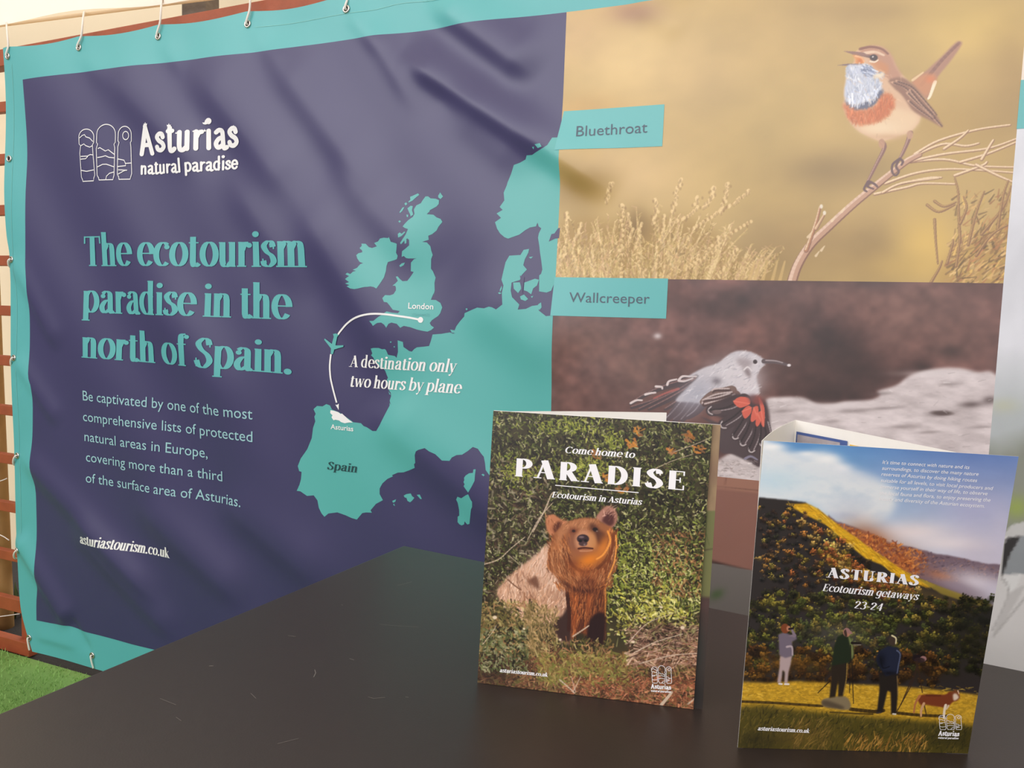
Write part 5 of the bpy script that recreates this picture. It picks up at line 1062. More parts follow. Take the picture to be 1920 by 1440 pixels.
britain = I_([(1180, 75), (1215, 72), (1250, 100), (1320, 105), (1365, 125), (1360, 175), (1330, 210), (1240, 260), (1235, 280), (1200, 312), (1290, 320), (1330, 355), (1385, 375), (1408, 415), (1355, 480), (1330, 530), (1270, 580), (1220, 600), (1225, 655), (1140, 682), (1200, 690), (1245, 740), (1255, 800), (1272, 855), (1250, 910), (1245, 1040), (1270, 1075), (1305, 1160), (1290, 1230), (1295, 1330), (1282, 1400)]) + \
    S_([(905, 60), (872, 148), (930, 150), (985, 185), (1008, 240), (985, 310), (960, 345), (890, 395), (865, 430), (880, 460), (915, 485), (885, 515), (840, 535), (780, 525), (720, 510), (640, 480), (570, 465), (530, 488), (490, 440), (430, 425), (395, 440), (370, 488), (345, 450), (310, 425), (260, 430), (210, 465), (195, 440), (165, 405), (215, 405), (270, 360), (300, 340), (370, 290), (430, 305), (500, 312), (520, 285), (440, 270), (400, 215), (370, 180), (335, 175), (315, 130), (345, 92), (400, 95), (440, 80), (468, 30)]) + \
    I_([(800, 1340), (800, 1300), (790, 1272), (755, 1270), (790, 1240), (820, 1205), (793, 1150), (815, 1145), (850, 1185), (880, 1210), (940, 1205), (980, 1150), (1022, 1085), (985, 1075), (990, 960), (1030, 915), (1065, 904), (960, 905), (930, 900), (900, 872), (872, 885), (880, 810), (920, 780), (975, 730), (975, 660), (955, 640), (930, 650), (870, 718), (858, 700), (930, 590), (960, 515), (920, 500), (890, 480), (920, 440), (960, 395), (1020, 350), (1040, 310), (1030, 250), (1060, 195), (1120, 165), (1140, 130)])
europe = N_([(526, 1335), (480, 1340), (430, 1300), (440, 1262), (385, 1270), (345, 1290), (290, 1295), (300, 1260), (250, 1210), (240, 1165), (245, 1110), (300, 1092), (310, 1060), (345, 1020), (320, 990), (330, 950), (352, 905), (357, 878), (320, 885), (300, 920), (225, 925), (200, 970), (185, 1040), (175, 1090), (190, 1130), (180, 1180), (185, 1260), (140, 1295)]) + \
    S_([(1690, 265), (1640, 240), (1600, 232), (1540, 252), (1450, 243), (1380, 270), (1320, 295), (1285, 310), (1280, 350), (1225, 410), (1180, 470), (1160, 520), (1105, 510), (1125, 545), (1100, 545), (1000, 562), (900, 570), (880, 650), (860, 710), (800, 718), (720, 725), (690, 745), (660, 778), (630, 770), (565, 720), (560, 660), (500, 640), (500, 780), (480, 852), (460, 830), (380, 815), (360, 760), (345, 745), (310, 748), (270, 732), (200, 732), (165, 740), (180, 800), (160, 822), (190, 850), (200, 880), (250, 930), (270, 985), (300, 975), (330, 1010), (345, 1060), (360, 1095), (345, 1120), (355, 1180), (365, 1240), (395, 1280), (400, 1320), (385, 1375), (405, 1430)]) + \
    E_([(1088, 80), (1090, 110), (1040, 210), (985, 320), (945, 382), (900, 382), (840, 345), (800, 330), (770, 300), (690, 290), (600, 225), (540, 185), (460, 152), (440, 110), (400, 95), (360, 120), (300, 115), (262, 150), (285, 200), (270, 230), (280, 280), (255, 350), (240, 460), (190, 580), (120, 680), (90, 760), (105, 815), (130, 822), (125, 900), (110, 960), (82, 1025), (120, 1030), (190, 1080), (260, 1075), (300, 1130), (315, 1210), (345, 1270), (375, 1305), (415, 1270), (510, 1258), (600, 1290), (660, 1318), (720, 1335), (780, 1265), (820, 1258), (885, 1260), (870, 1235), (930, 1165), (1005, 1125), (970, 1060), (970, 1000), (1000, 945)]) + \
    D_([(20, 690), (95, 655), (80, 640), (160, 605), (240, 600), (310, 575), (405, 535), (400, 485), (420, 465), (422, 360), (440, 310), (470, 290), (560, 265), (620, 310), (700, 345), (790, 430), (840, 432), (890, 435), (920, 390), (980, 360), (1050, 355), (1120, 310), (1185, 255), (1250, 280), (1300, 350), (1330, 385), (1350, 470), (1362, 560), (1420, 640)]) + [(985, 905), (1036, 900)]
scandinavia = [(1060, 261)] + N_([(520, 118), (490, 170), (440, 200), (400, 220), (380, 232), (340, 235), (330, 262), (290, 285), (250, 300), (240, 330), (230, 360), (205, 420), (200, 440), (180, 490), (185, 545), (155, 590), (175, 610), (135, 635), (165, 665), (125, 695), (140, 740), (160, 772), (190, 798), (215, 808), (290, 780), (330, 748), (360, 730), (400, 722), (410, 695), (418, 722), (436, 735), (420, 770), (415, 800), (425, 860), (430, 900), (440, 960), (448, 1020), (440, 1050), (428, 1060), (430, 1170), (480, 1178), (510, 1165), (529, 1115)]) + [(1046, 530), (1060, 400)]
for p in (ireland, britain): L.poly(p, 0, .0085, .010)
L.poly(europe, 0, .0085, .010)
L.poly(scandinavia, 0, .0085, .010, off=.00115)
for p in [I_([(975, 80), (1010, 65), (1080, 32), (1097, 52), (1040, 100), (1010, 130), (960, 157), (955, 142), (980, 120)]), I_([(903, 172), (925, 153), (942, 175), (920, 198)]), I_([(880, 225), (907, 220), (880, 270), (850, 300), (843, 287)]), I_([(945, 235), (985, 200), (1015, 205), (1005, 260), (1018, 300), (1022, 320), (990, 347), (985, 320), (960, 270)]),
          I_([(935, 320), (958, 322), (958, 355), (940, 350)]), I_([(832, 412), (850, 398), (868, 412), (850, 430)]), I_([(830, 580), (855, 560), (880, 578), (915, 545), (925, 558), (880, 608), (835, 628)]), I_([(915, 650), (942, 650), (940, 700), (918, 712)]), I_([(838, 1000), (870, 970), (912, 960), (895, 995), (850, 1020)]), I_([(1352, 65), (1380, 20), (1400, 52), (1420, 75), (1385, 110), (1355, 88)]), I_([(325, 760), (345, 765), (335, 790)]),
          N_([(255, 1110), (300, 1108), (312, 1150), (290, 1182), (260, 1152)]), N_([(330, 1110), (400, 1083), (427, 1090), (415, 1130), (390, 1150), (378, 1190), (350, 1170), (328, 1162)]), N_([(303, 1205), (330, 1192), (358, 1222), (340, 1236), (310, 1225)]), N_([(355, 935), (385, 930), (370, 945)]), N_([(405, 165), (440, 158), (452, 180), (425, 190)]), N_([(385, 182), (400, 180), (395, 198)]), N_([(165, 1160), (178, 1130), (180, 1150), (168, 1175)]), N_([(425, 1260), (445, 1245), (450, 1280), (435, 1300)]), N_([(375, 1205), (392, 1200), (385, 1215)]),
          D_([(1205, 550), (1235, 548), (1228, 620), (1225, 700), (1185, 780), (1140, 855), (1100, 800), (1080, 770), (1095, 745), (1078, 715), (1090, 690), (1085, 660), (1105, 630), (1150, 600), (1200, 595)]), D_([(1110, 890), (1140, 878), (1170, 950), (1190, 980), (1185, 1050), (1165, 1085), (1140, 1200), (1122, 1290), (1090, 1300), (1055, 1258), (1045, 1300), (1010, 1315), (980, 1300), (955, 1270), (962, 1195), (985, 1180), (990, 1100), (980, 1000), (962, 958), (985, 915), (1040, 935)]),
          D_([(235, 915), (270, 895), (330, 885), (345, 920), (377, 945), (345, 985), (320, 1005), (285, 985), (272, 945), (250, 940)]), D_([(410, 905), (450, 900), (477, 960), (455, 960)]), D_([(83, 985), (135, 963), (125, 995), (95, 1010)]), D_([(95, 1035), (108, 1020), (122, 1055)]), D_([(1310, 620), (1330, 608), (1352, 625), (1340, 642)]), S_([(1295, 258), (1315, 248), (1325, 262), (1310, 275)]), S_([(408, 660), (420, 650), (430, 660), (418, 672)]), S_([(450, 715), (462, 708), (468, 720), (456, 728)]), S_([(1715, 60), (1740, 60), (1755, 70), (1740, 80), (1720, 76)]), S_([(365, 1260), (395, 1300), (378, 1300)])]:
    L.poly(p, 0)
L.poly(N_([(488, 826), (505, 775), (525, 770), (548, 735), (562, 730), (556, 802), (530, 805)]), 1, off=.0017)
L.poly(N_([(300, 1062), (330, 1072), (320, 1180), (330, 1190), (312, 1180), (306, 1100)]), 1, off=.0017)
L.poly(S_([(1105, 545), (1140, 548), (1165, 552), (1140, 558)]), 1, off=.0017)
L.build('printed_map', [M_MAP, M_NAVY], banner)

L = Lay(Bn, .0022)
L.poly(E_([(448, 160), (480, 165), (530, 180), (555, 200), (570, 195), (640, 260), (685, 292), (640, 292), (600, 300), (560, 287), (540, 270), (500, 262), (480, 268), (458, 235), (470, 215), (445, 190)]), 0)
arc = zm(480, 360, 4, [(1265, 960), (1190, 944), (1100, 930), (1000, 917), (900, 917), (800, 940), (720, 985), (660, 1045), (640, 1075)]); L.line(arc, .0046)
arc2 = zm(480, 360, 4, [(590, 1215), (583, 1300), (588, 1380), (600, 1440), (622, 1525), (636, 1575)]); L.line(arc2, .0046)
c = Bn.uv([(796, 600)])[0]; Vd, Fd = cdt_fill([disc(c[0], c[1], .0068, 20)]); L.add(Vd, Fd)
L.poly(zm(480, 720, 4, [(627, 150), (640, 152), (652, 142), (652, 190)]), 0)
L.poly(zm(480, 360, 4, [(630, 1060), (650, 1072), (638, 1085), (622, 1160), (606, 1215), (590, 1212), (592, 1160), (612, 1085), (606, 1064)]), 1, off=.0028); L.poly(zm(480, 360, 4, [(545, 1098), (608, 1145), (635, 1150), (686, 1148), (684, 1160), (610, 1182), (592, 1172), (542, 1108)]), 1, off=.0032)
L.build('flight_route', [M_WHITE, M_MAP], banner); L = Lay(Bn, .0022)
PN = [M_WHITE, M_MAP, M_TAG, M_DARK]
put(L, 'London', (774, 579), (818, 580.5), 11.5, 'sansbold'); put(L, '(Gatwick)', (781, 592), (811, 592.5), 6, 'sans', 2); L.build('place_name', PN, banner); L = Lay(Bn, .0022)
put(L, 'Asturias', (628, 802.5), (670, 807), 9.5, 'sansbold'); L.build('place_name', PN, banner); L = Lay(Bn, .0022)
put(L, 'Spain', (620, 878), (676, 884), 11.5, 'book', 3, .22)
L.build('place_name', PN, banner); L = Lay(Bn, .0024)
put(L, 'A destination only', (662, 687), (858, 698), 16.5, 'book', 0, .2); put(L, 'two hours by plane', (662, 724), (868, 737), 16.5, 'book', 0, .2)
L.build('caption', [M_WHITE], banner)

L = Lay(Bn, .0020)
put(L, 'The ecotourism', (159, 499), (583, 502), 43, 'bold', 0); put(L, 'paradise in the', (160, 586), (549, 599.5), 41.5, 'bold', 0); put(L, 'north of Spain.', (161, 670), (553, 701), 39, 'bold', 0)
L.build('heading', [M_HEAD], banner); L = Lay(Bn, .0020)
for t, a, b_, h in [('Be captivated by one of the most', (161, 750), (483, 785), 19.5), ('comprehensive lists of protected', (160.5, 788.5), (483, 827), 19), ('natural areas in Europe,', (163, 826), (394, 858), 19), ('covering more than a third', (166, 864), (422, 901.5), 18.5), ('of the surface area of Asturias.', (166.5, 903), (461, 948), 18.5)]:
    L = Lay(Bn, .0020); put(L, t, a, b_, h, 'sans', 1); L.build('text_line', [M_HEAD, M_PALE], banner)
L = Lay(Bn, .0020)
put(L, 'asturiastourism.co.uk', (161, 1015), (324, 1044), 13.5, 'bold', 2, .2)
L.build('web_address', [M_HEAD, M_PALE, M_WHITE], banner)

def icon(L, f, w, mi=0):
    """the three arched outlines of the logo; f maps drawing units to digitised points"""
    def arch(x, y, rx, ry): return [(x - rx * math.cos(t), y - ry * math.sin(t)) for t in np.linspace(0, math.pi, 17)]
    for p in [[(122, 705), (122, 690), (108, 660), (95, 400), (105, 320), (88, 300)] + arch(165, 225, 80, 87) + [(245, 285), (232, 310), (240, 400), (262, 640), (250, 670), (248, 700), (122, 705)],
              [(308, 692), (305, 670), (288, 640), (274, 350), (288, 300), (275, 285)] + arch(373, 190, 98, 106) + [(472, 280), (458, 300), (468, 340), (470, 640), (462, 670), (460, 688), (308, 692)],
              [(522, 685), (520, 660), (505, 630), (500, 330), (512, 280), (500, 265)] + arch(573, 190, 72, 85) + [(645, 265), (634, 280), (640, 330), (655, 620), (645, 660), (640, 682), (522, 685)]]:
        q = L.p.uv(f(p)); V, F = cdt_fill(strip(q, np.full(len(q), w))); L.add(V, F, mi)
    for p in [[(92, 235), (118, 210), (145, 198), (160, 222), (200, 235), (238, 275)], [(105, 320), (140, 300), (160, 318), (205, 335), (232, 318)], [(105, 435), (180, 432), (210, 415), (240, 420)], [(105, 465), (160, 460), (185, 435)], [(108, 585), (170, 597), (250, 582)],
              [(290, 350), (312, 340), (370, 376), (400, 362), (465, 412)], [(288, 448), (335, 440), (372, 428), (410, 445), (465, 450)], [(290, 550), (345, 522), (385, 520), (465, 548)], [(382, 690), (390, 650), (420, 620), (465, 605)], [(505, 462), (570, 475), (585, 510), (590, 535), (505, 545)], [(585, 510), (645, 505)], [(512, 580), (605, 585), (560, 598), (512, 628)]]:
        q = L.p.uv(f(p)); V, F = cdt_fill(strip(q, np.full(len(q), w))); L.add(V, F, mi)
    q = L.p.uv(f([(582 + 33 * math.cos(a), 205 + 45 * math.sin(a)) for a in np.linspace(0, 2 * math.pi, 20)[:-1]])); V, F = cdt_fill(strip(q, np.full(len(q), w), True)); L.add(V, F, mi)
L = Lay(Bn, .0020)
G_ = lambda p: zm(140, 220, 5.818, p)
icon(L, G_, .0024)
put(L, 'Asturias', (266.5, 290.5), (454, 279.5), 39, 'fat', 0, 0, .05); put(L, 'natural paradise', (268, 329), (451.5, 319.5), 18.5, 'mid', 0)
for x, y, s in [(823, 95, 1), (1085, 112, 1), (1012, 190, .6), (1168, 192, .55), (1262, 178, .55), (1340, 168, .6), (1452, 160, .8), (1652, 148, .7), (1800, 130, .9)]:
    L.poly(G_([(x + s * a_, y + s * b_) for a_, b_ in [(-18, 8), (-22, -14), (-8, -10), (0, -30), (8, -10), (22, -16), (18, 8)]]), 0, off=.0026)
L.poly(G_([(1428, 68), (1452, 68), (1462, 38), (1474, 66), (1498, 62), (1488, 84), (1462, 90), (1440, 86)]), 0, off=.0028)
L.build('logo', [M_WHITE], banner)

paint_bluethroat().sheet('bluethroat_photo', Bn, .0013, banner, M_PHOTO)
paint_wallcreeper().sheet('wallcreeper_photo', Bn, .0013, banner, M_PHOTO)
paint_low().sheet('lower_photo', Bn, .0013, banner, M_PHOTO)
paint_side().sheet('side_photo', Bn, .0013, banner, M_PHOTO)
paint_side_top().sheet('side_photo', Bn, .0013, banner, M_PHOTO)
for pts, tx, a, b_, h in [([(1060, 211), (1247, 197), (1243, 275.5), (1046, 285)], 'Bluethroat', (1084, 259), (1215, 250), 21), ([(1044, 520.5), (1254, 522.5), (1250, 597.5), (1038, 592)], 'Wallcreeper', (1071, 567), (1219, 569.5), 19.5)]:
    L = Lay(Bn, .0020); L.poly(pts, 0, .0085, .010); put(L, tx, a, b_, h, 'sans', 1)
    L.V = [(v, o_ if k == 0 else .0027) for k, (v, o_) in enumerate(L.V)]
    L.build('name_tag', [M_TAG, M_GREY], banner)
L = Lay(Bn, .0020); L.add([(8.68 * UN, BZ(-.935)), (9.45 * UN, BZ(-.935)), (9.45 * UN, BZ(-1.212)), (8.68 * UN, BZ(-1.212))], [(0, 1, 2, 3)]); L.build('name_tag', [M_TAG], banner)
# welded hem lines
M_SEAM = mat('hem_highlight', rgb(128, 196, 188), .4)
for p in ([(480, 52), (560, 43), (640, 30), (700, 22), (760, 6), (850, 0)], [(24, 120), (25, 300), (27, 470), (33, 560), (34, 700), (38, 820), (42, 1000)]):
    L = Lay(Bn, .0008); L.line(p, .0012); L.build('hem_seam', M_SEAM, banner)

# eyelets and ties
def eyelet(px):
    uv = Bn.uv([px])[0]; c = Vector(Bn.S([uv], .0015)[0]); n = Vector(Bn.N([uv])[0]); a = Vector((1, 0, 0)); a = (a - n * a.dot(n)).normalized(); b2 = n.cross(a)
    b = MB(); b.tube([c + (a * math.cos(t) + b2 * math.sin(t)) * .0078 for t in np.linspace(0, 2 * math.pi, 25)[:-1]], .0026, 8, 0, True)
    k = len(b.v); b.add([c] + [c + (a * math.cos(t) + b2 * math.sin(t)) * .0066 for t in np.linspace(0, 2 * math.pi, 17)[:-1]], [(0, 1 + j, 1 + (j + 1) % 16) for j in range(16)], 1)
    o = b.build('eyelet', [M_STEEL, M_HOLE_SHADE], banner, smooth=True); return c, n
def cord(pts, label, r=.0028, group=None):
    P = spline([tuple(p) for p in pts], 6); b = MB(); b.tube(P, r, 7); o = b.build('tie_cord', M_CORD, smooth=True); tag(o, label, 'cord', group); return o
tops_ = [((17, 106), (12, 40)), ((150, 90), (158, 16)), ((298, 69), (305, -22)), ((466, 46), (472, -44)), ((654, 20), (650, -70))]
names = ['white cord hanging to the eyelet at the top left corner of the banner', 'white cord tied to the second eyelet along the top edge of the banner', 'white cord tied to the third eyelet along the top edge, left of the grey post', 'white cord tied to the fourth eyelet along the top edge, right of the grey post', 'white cord tied to the fifth eyelet along the top edge of the banner']
for (e_, t_), nm in zip(tops_, names):
    c, n = eyelet(e_); h = at_y([t_], HY - .004)[0]; h[2] = hem(min(max(h[0], -.4), 1.2)) - .002
    ip = lambda s, y: Vector(at_y([(e_[0] + (t_[0] - e_[0]) * s, e_[1] + (t_[1] - e_[1]) * s)], y)[0])
    cord([c + n * -.003 + Vector((0, 0, -.001)), c + n * .0045 + Vector((0, 0, .003)), ip(.3, -.008), ip(.6, -.004), ip(.85, .03), h], nm, .0028, 'cords along the top edge of the banner')
lefts = [((19, 298), None), ((25, 487), (20, 497)), ((30, 671), (24, 684)), ((35, 854), (28, 868)), ((40, 1030), (30, 1044))]
ln = [None, 'short white loop tying the banner side to the slat level with the heading', 'short white loop tying the banner side just below the heading', 'short white loop on the banner side level with the body text', 'short white loop on the banner side level with the web address']
for (e_, t_), nm in zip(lefts, ln):
    c, n = eyelet(e_)
    if t_:
        q = Vector(at_y([t_], .0)[0])
        cord([c - n * .003, c + n * .005, c.lerp(q, .5) + n * .008, q + Vector((-.004, 0, -.006)), q + Vector((-.008, .026, -.012))], nm, .0028, 'white loops down the side of the banner')
for e_, t_, nm in [((57, 1195), (55, 1219), 'white cord pegging the bottom left corner of the banner to the ground'), ((175, 1228), (175, 1253), 'white cord pegging the bottom edge of the banner near the table')]:
    c, n = eyelet(e_); q = Vector(at_y([t_], -.006)[0]); q.z = max(q.z, .001)
    cord([c - n * .003, c + n * .005, c.lerp(q, .4) + n * .004, q], nm, .0026, 'cords pegging the banner to the ground')
for p, nm in [([(-40, 912), (0, 902), (13, 897)], 'thin white string crossing the tan pole, uppermost of the loose strings'), ([(-30, 996), (0, 1003), (17, 1013)], 'thin white string sagging behind the trellis beside the tan pole'), ([(-40, 1160), (0, 1156), (36, 1151)], 'thin white string stretched over the dark soil gap'), ([(5, 1186), (24, 1192), (50, 1199)], 'thin white string running down to the bottom left eyelet')]:
    cord([at_y([q], .10)[0] if k < len(p) - 1 else at_y([q], .099)[0] for k, q in enumerate(p)], nm, .0017, 'loose strings behind the trellis')

# weeds in the dark gap under the trellis
for k, (px, nm) in enumerate([((30, 1152), 'small dark green weed in the gap under the trellis')]):
    c = at_y([px], .24)[0]; b = MB()
    for j in range(26):
        a = rng.uniform(0, 6.28); r_ = rng.uniform(.02, .05); h = rng.uniform(.03, .10); x, y = c[0] + .02 * math.cos(a), c[1] + .02 * math.sin(a)
        b.add([(x, y, -.02), (x + .5 * r_ * math.cos(a) - .008, y + .5 * r_ * math.sin(a), h * .6), (x + r_ * math.cos(a), y + r_ * math.sin(a), h), (x + .5 * r_ * math.cos(a) + .008, y + .5 * r_ * math.sin(a) + .006, h * .6)], [(0, 1, 2, 3)])
    o = b.build('weed', M_LEAFG); tag(o, nm, 'weed')

# ------------------------------------------------------------------ table
TZ = .74
A0 = at_z([(757, 1022)], TZ)[0]; A1 = at_z([(1920, 1257)], TZ)[0]
ang = math.atan2(A1[1] - A0[1], A1[0] - A0[0])
table = empty('table', (A0[0], A0[1], 0)); table.rotation_euler = (0, 0, ang)
tag(table, 'dark black-brown rectangular table in front of the banner', 'table')
bpy.context.view_layer.update()
TL, TD = 1.60, .80
b = MB(); b.box(0, TL, -TD, 0, TZ - .028, TZ); o = b.build('table_top', M_TABLE, table, bevel=.004)
b = MB(); b.box(.06, TL - .06, -TD + .06, -.06, TZ - .095, TZ - .029); b.build('apron', M_TABLE, table, bevel=.003)
for x in (.085, TL - .085):
    for y in (-.085, -TD + .085):
        b = MB(); b.box(x - .03, x + .03, y - .03, y + .03, .0005 if x < .4 else -.0115, TZ - .0955); b.build('leg', M_TABLE, table, bevel=.003)
# fine scratches and dust flecks
ttop = [o for o in table.children if o.name.startswith('table_top')][0]
sc_m = mat('pale_scuff', rgb(112, 104, 98), .5)
b = MB()
Rz = Matrix.Rotation(-ang, 4, 'Z')
for p, w in [([(712, 1171), (735, 1173), (785, 1176)], .0007), ([(745, 1098), (758, 1095), (772, 1091)], .0010), ([(588, 1270), (592, 1262), (590, 1256)], .0010), ([(392, 1249), (400, 1249)], .0016), ([(640, 1134), (643, 1135)], .0014), ([(540, 1192), (555, 1194)], .0009), ([(690, 1307), (700, 1310), (722, 1308)], .0007), ([(760, 1307), (766, 1308)], .001), ([(655, 1235), (664, 1238)], .001), ([(470, 1300), (480, 1310)], .0007), ([(300, 1310), (330, 1322)], .0006), ([(330, 1345), (340, 1352)], .0006), ([(520, 1395), (560, 1385)], .0006), ([(1430, 1236), (1435, 1239)], .001)]:
    q = [Rz @ (Vector(at_z([t], TZ)[0]) - Vector((A0[0], A0[1], 0))) for t in p]
    st = strip([(v.x, v.y) for v in q], np.full(len(q), w))
    b = MB()
    for s in st: b.add([(s[k][0], s[k][1], TZ + .00025) for k in range(3)], [(0, 1, 2)])
    b.build('scuff', sc_m, ttop)

# ------------------------------------------------------------------ brochures
ZT = TZ + .297
def corners(q):
    bl, br = at_z([q[0]], TZ + .0004)[0], at_z([q[1]], TZ + .0004)[0]; tl, tr = at_z([q[2]], ZT)[0], at_z([q[3]], ZT)[0]
    return [bl, br, tl, tr]
def leaf(name, p, q, z0, z1, parent, m, th=.0006, bow=0.0, zt=None, qb=None):
    """an upright sheet from p to q (plan points), thickness th"""
    p = np.array(p[:2]); q = np.array(q[:2]); qb = q if qb is None else np.array(qb[:2]); d = q - p; L_ = np.linalg.norm(d); d /= L_; nn = np.array([-d[1], d[0]]); n = 14; V = []; F = []
    z1a, z1b = (z1, zt if zt else z1)
    for k in range(n + 1):
        s = k / n; c = p + d * L_ * s + nn * bow * math.sin(math.pi * s)
        for o_ in (0, th):
            cc = c + nn * o_; cb = cc + (qb - q) * s; V += [(cb[0], cb[1], z0), (cc[0], cc[1], z1a + (z1b - z1a) * s)]
    for k in range(n):
        a = 4 * k; e2 = 4 * (k + 1)
        F += [(a, e2, e2 + 1, a + 1), (a + 2, a + 3, e2 + 3, e2 + 2), (a + 1, e2 + 1, e2 + 3, a + 3), (a, a + 2, e2 + 2, e2)]
    F += [(0, 1, 3, 2), (4 * n, 4 * n + 2, 4 * n + 3, 4 * n + 1)]
    mb = MB(); mb.add(V, F); return mb.build(name, m, parent, smooth=False)
def backing(name, P, th, parent, m):
    mb = MB(); n = 12; V = []; F = []; st = n + 1
    for o_ in (-.0002, -th):
        for i_ in range(st):
            for j_ in range(st): V.append(P.S([[P.w * i_ / n, P.h * j_ / n]], o_)[0])
    B_ = st * st
    for i_ in range(n):
        for j_ in range(n):
            k_ = i_ * st + j_; F += [(B_ + k_, B_ + k_ + 1, B_ + k_ + st + 1, B_ + k_ + st), (k_, k_ + st, k_ + st + 1, k_ + 1)]
        for e_ in (0, n):
            k_ = i_ * st + e_; F.append((k_, k_ + st, B_ + k_ + st, B_ + k_)); k_ = e_ * st + i_; F.append((k_, k_ + 1, B_ + k_ + 1, B_ + k_))
    mb.add(V, F); return mb.build(name, m, parent)

# the bear brochure
c1 = corners(QC1); P1 = SheetPlane(QC1, c1, .2330, .2975)
bro1 = empty('brochure', (0, 0, 0)); tag(bro1, 'standing open brochure with a brown bear on its cover', 'brochure')
bear_art = paint_bear_cover(); bear_art.a = np.clip((bear_art.a - .42) * 1.2 + .405, .03, 1)
cov = bear_art.sheet('front_cover', P1, .0, bro1, M_COVER)
backing('cover_back', P1, .0006, cov, M_PAPER)
L = Lay(P1, .00025)
put(L, 'Come home to', (1060, 850.5), (1190, 860), 9.5, 'book', 0, .25); put(L, 'PARADISE', (965, 895), (1283, 920.5), 26.5, 'caps', 0, 0, .16); put(L, 'Ecotourism in Asturias', (1035, 935), (1203, 948.5), 8.5, 'book', 0, .25)
L.line([(1042.5, 912), (1199, 925.3)], .0009); L.build('cover_title', [M_WHITE], cov); L = Lay(P1, .00025)
put(L, 'asturiastourism.co.uk', (937, 1260.5), (1027, 1269.5), 5.2, 'bold', 0, .2)
L.build('web_address', [M_WHITE], cov); L = Lay(P1, .00025)
icon(L, lambda p: [(1222 + (x - 85) / 575 * 38, 1248 + (y - 85) / 620 * 33 + (x - 85) / 575 * 2) for x, y in p], .00045)
put(L, 'Asturias', (1221, 1291), (1258, 1293.5), 6.2, 'fat', 0); put(L, 'natural paradise', (1221, 1297), (1258, 1299.5), 3.0, 'mid', 0)
L.build('logo', [M_WHITE], cov)
# picture page showing beside the cover, and the white back pages
QL = [(1284, 1328), (1316, 1332), (1318, 796), (1354, 799)]
def leaf_pt(px, z_, back):
    p = at_z([px], z_)[0]; f_ = np.array([p[0] - CAM_C[0], p[1] - CAM_C[1], 0]); f_ /= np.linalg.norm(f_); return p
e1 = c1[1] - c1[0]; e1 /= np.linalg.norm(e1); nb_ = np.cross(e1, [0, 0, 1]); nb_ = -nb_ if nb_[1] < 0 else nb_
off = .0035
cl_ = [c1[0] + nb_ * off, c1[1] + e1 * .0095 + nb_ * off, c1[2] + nb_ * off, c1[3] + e1 * .0085 + nb_ * off]
P1b = SheetPlane([(0, 0), (1, 0), (0, 1), (1, 1)], cl_, .2425, .2975)
la = paint_leaf(); u0 = .2425 - .026
ii = np.stack([la.xx.ravel() / (la.W - 1), 1 - la.yy.ravel() / (la.H - 1)], 1); uvl = np.c_[u0 + ii[:, 0] * (.2425 - u0), ii[:, 1] * .2972]
pg = backing('inner_page', P1b, .0006, bro1, M_PAPER)
la.sheet('page_picture', P1b, .0001, pg, M_COVER, back=uvl)
b_end = at_z([(1250, 772)], ZT)[0]
leaf('back_cover', c1[2] + nb_ * .002, b_end, TZ + .0004, ZT - .0012, bro1, M_PAPER, .0012, .006)

# the hill brochure
c2 = corners(QC2); P2 = SheetPlane(QC2, c2, .2260, .2975, .0)
bro2 = empty('brochure', (0, 0, 0)); tag(bro2, 'standing open brochure with an autumn hillside and people with a dog on its cover', 'brochure')
hill_art = paint_hill_cover(); hill_art.a = np.clip((hill_art.a - .42) * 1.08 + .43, .03, 1)
cov2 = hill_art.sheet('front_cover', P2, .0, bro2, M_COVER)
backing('cover_back', P2, .0006, cov2, M_PAPER)
L = Lay(P2, .00025)
put(L, 'ASTURIAS', (1556, 1089), (1726, 1100.5), 14.5, 'caps', 0, 0, .10); put(L, 'Ecotourism getaways', (1546, 1114.5), (1725, 1128), 10.5, 'book', 0, .25); put(L, '23-24', (1606, 1146), (1658, 1149.5), 11, 'book', 0, .2)
L.build('cover_title', [M_WHITE], cov2); L = Lay(P2, .00025)
for t, a, b_ in [("It's time to connect with nature and its", (1665, 871), (1823, 880)), ('surroundings, to discover the many nature', (1664, 882.5), (1839, 892.5)), ('reserves of Asturias by doing hiking routes', (1662.5, 894), (1836, 904.5)), ('suitable for all levels, to visit local producers and', (1661, 906), (1863, 919)), ('immerse yourself in their way of life, to observe', (1660, 918), (1854, 929)), ('the local fauna and flora, to enjoy preserving the', (1658, 930), (1859, 941)), ('beauty and diversity of the Asturian ecosystem.', (1657, 941), (1849, 952.5))]:
    put(L, t, a, b_, 7.2, 'sansmid', 0, .2)
L.build('cover_text', [M_WHITE], cov2); L = Lay(P2, .00025)
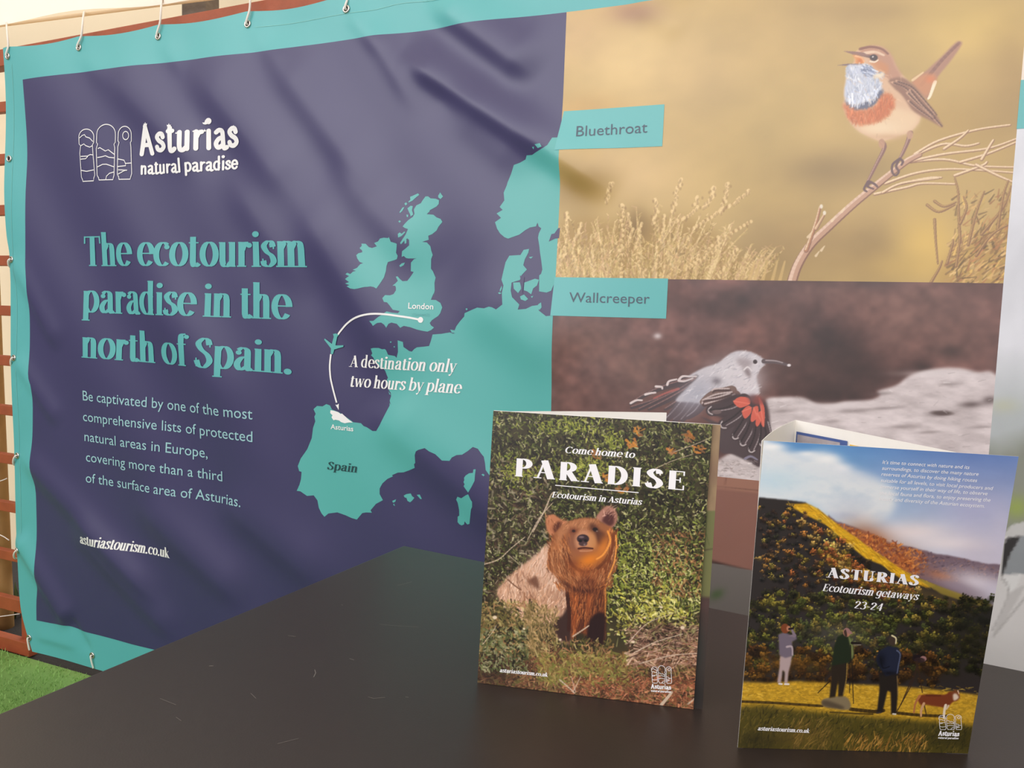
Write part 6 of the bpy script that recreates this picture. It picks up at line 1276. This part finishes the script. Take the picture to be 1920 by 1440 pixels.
put(L, 'asturiastourism.co.uk', (1421, 1371), (1519, 1375.5), 5.4, 'bold', 0, .2)
L.build('web_address', [M_WHITE], cov2); L = Lay(P2, .00025)
icon(L, lambda p: [(1762 + (x - 85) / 575 * 42, 1339 + (y - 85) / 620 * 29 + (x - 85) / 575 * 1) for x, y in p], .00040)
put(L, 'Asturias', (1760.5, 1379), (1798, 1380.5), 6.6, 'fat', 0); put(L, 'natural paradise', (1760, 1384.8), (1797, 1386), 2.8, 'mid', 0)
L.build('logo', [M_WHITE], cov2)
fold_pt = at_z([(1492, 786)], ZT)[0]
e2_ = c2[1] - c2[0]; e2_ /= np.linalg.norm(e2_); nb2 = np.cross(e2_, [0, 0, 1]); nb2 = -nb2 if nb2[1] < 0 else nb2
endp = c2[3] + nb2 * .012 - e2_ * .012
leaf('inner_page', c2[2] + nb2 * .004, fold_pt, TZ + .0004, ZT - .001, bro2, M_PAPER, .0006, .004)
bp_ = leaf('back_cover', fold_pt, endp, TZ + .0004, ZT - .001, bro2, M_PAPER, .0008, 0.0, ZT - .006, c2[1] + nb2 * .012 - e2_ * .014)
# printed picture with a blue frame and a yellow panel on the inside page
dv = np.array(endp[:2]) - fold_pt[:2]; Lb = np.linalg.norm(dv); dv /= Lb; nv = np.array([dv[1], -dv[0]])
def quad_on(s0, s1, z0, z1, k, mname, colr):
    a = fold_pt[:2] + dv * s0 + nv * (.0006 + .0003 * k); c_ = fold_pt[:2] + dv * s1 + nv * (.0006 + .0003 * k)
    mb = MB(); mb.add([(a[0], a[1], z0), (c_[0], c_[1], z0), (c_[0], c_[1], z1), (a[0], a[1], z1)], [(0, 1, 2, 3)]); return mb.build('page_picture', mat(mname, colr, .5, noise=.3 if k == 2 else 0, nscale=90), bp_)
quad_on(.003, .072, ZT - .20, ZT - .0135, 1, 'blue_frame_ink', rgb(70, 92, 150)); quad_on(.005, .063, ZT - .19, ZT - .0165, 2, 'grey_picture_ink', rgb(168, 160, 164)); quad_on(.075, .105, ZT - .20, ZT - .0165, 1, 'yellow_panel_ink', rgb(236, 190, 60))
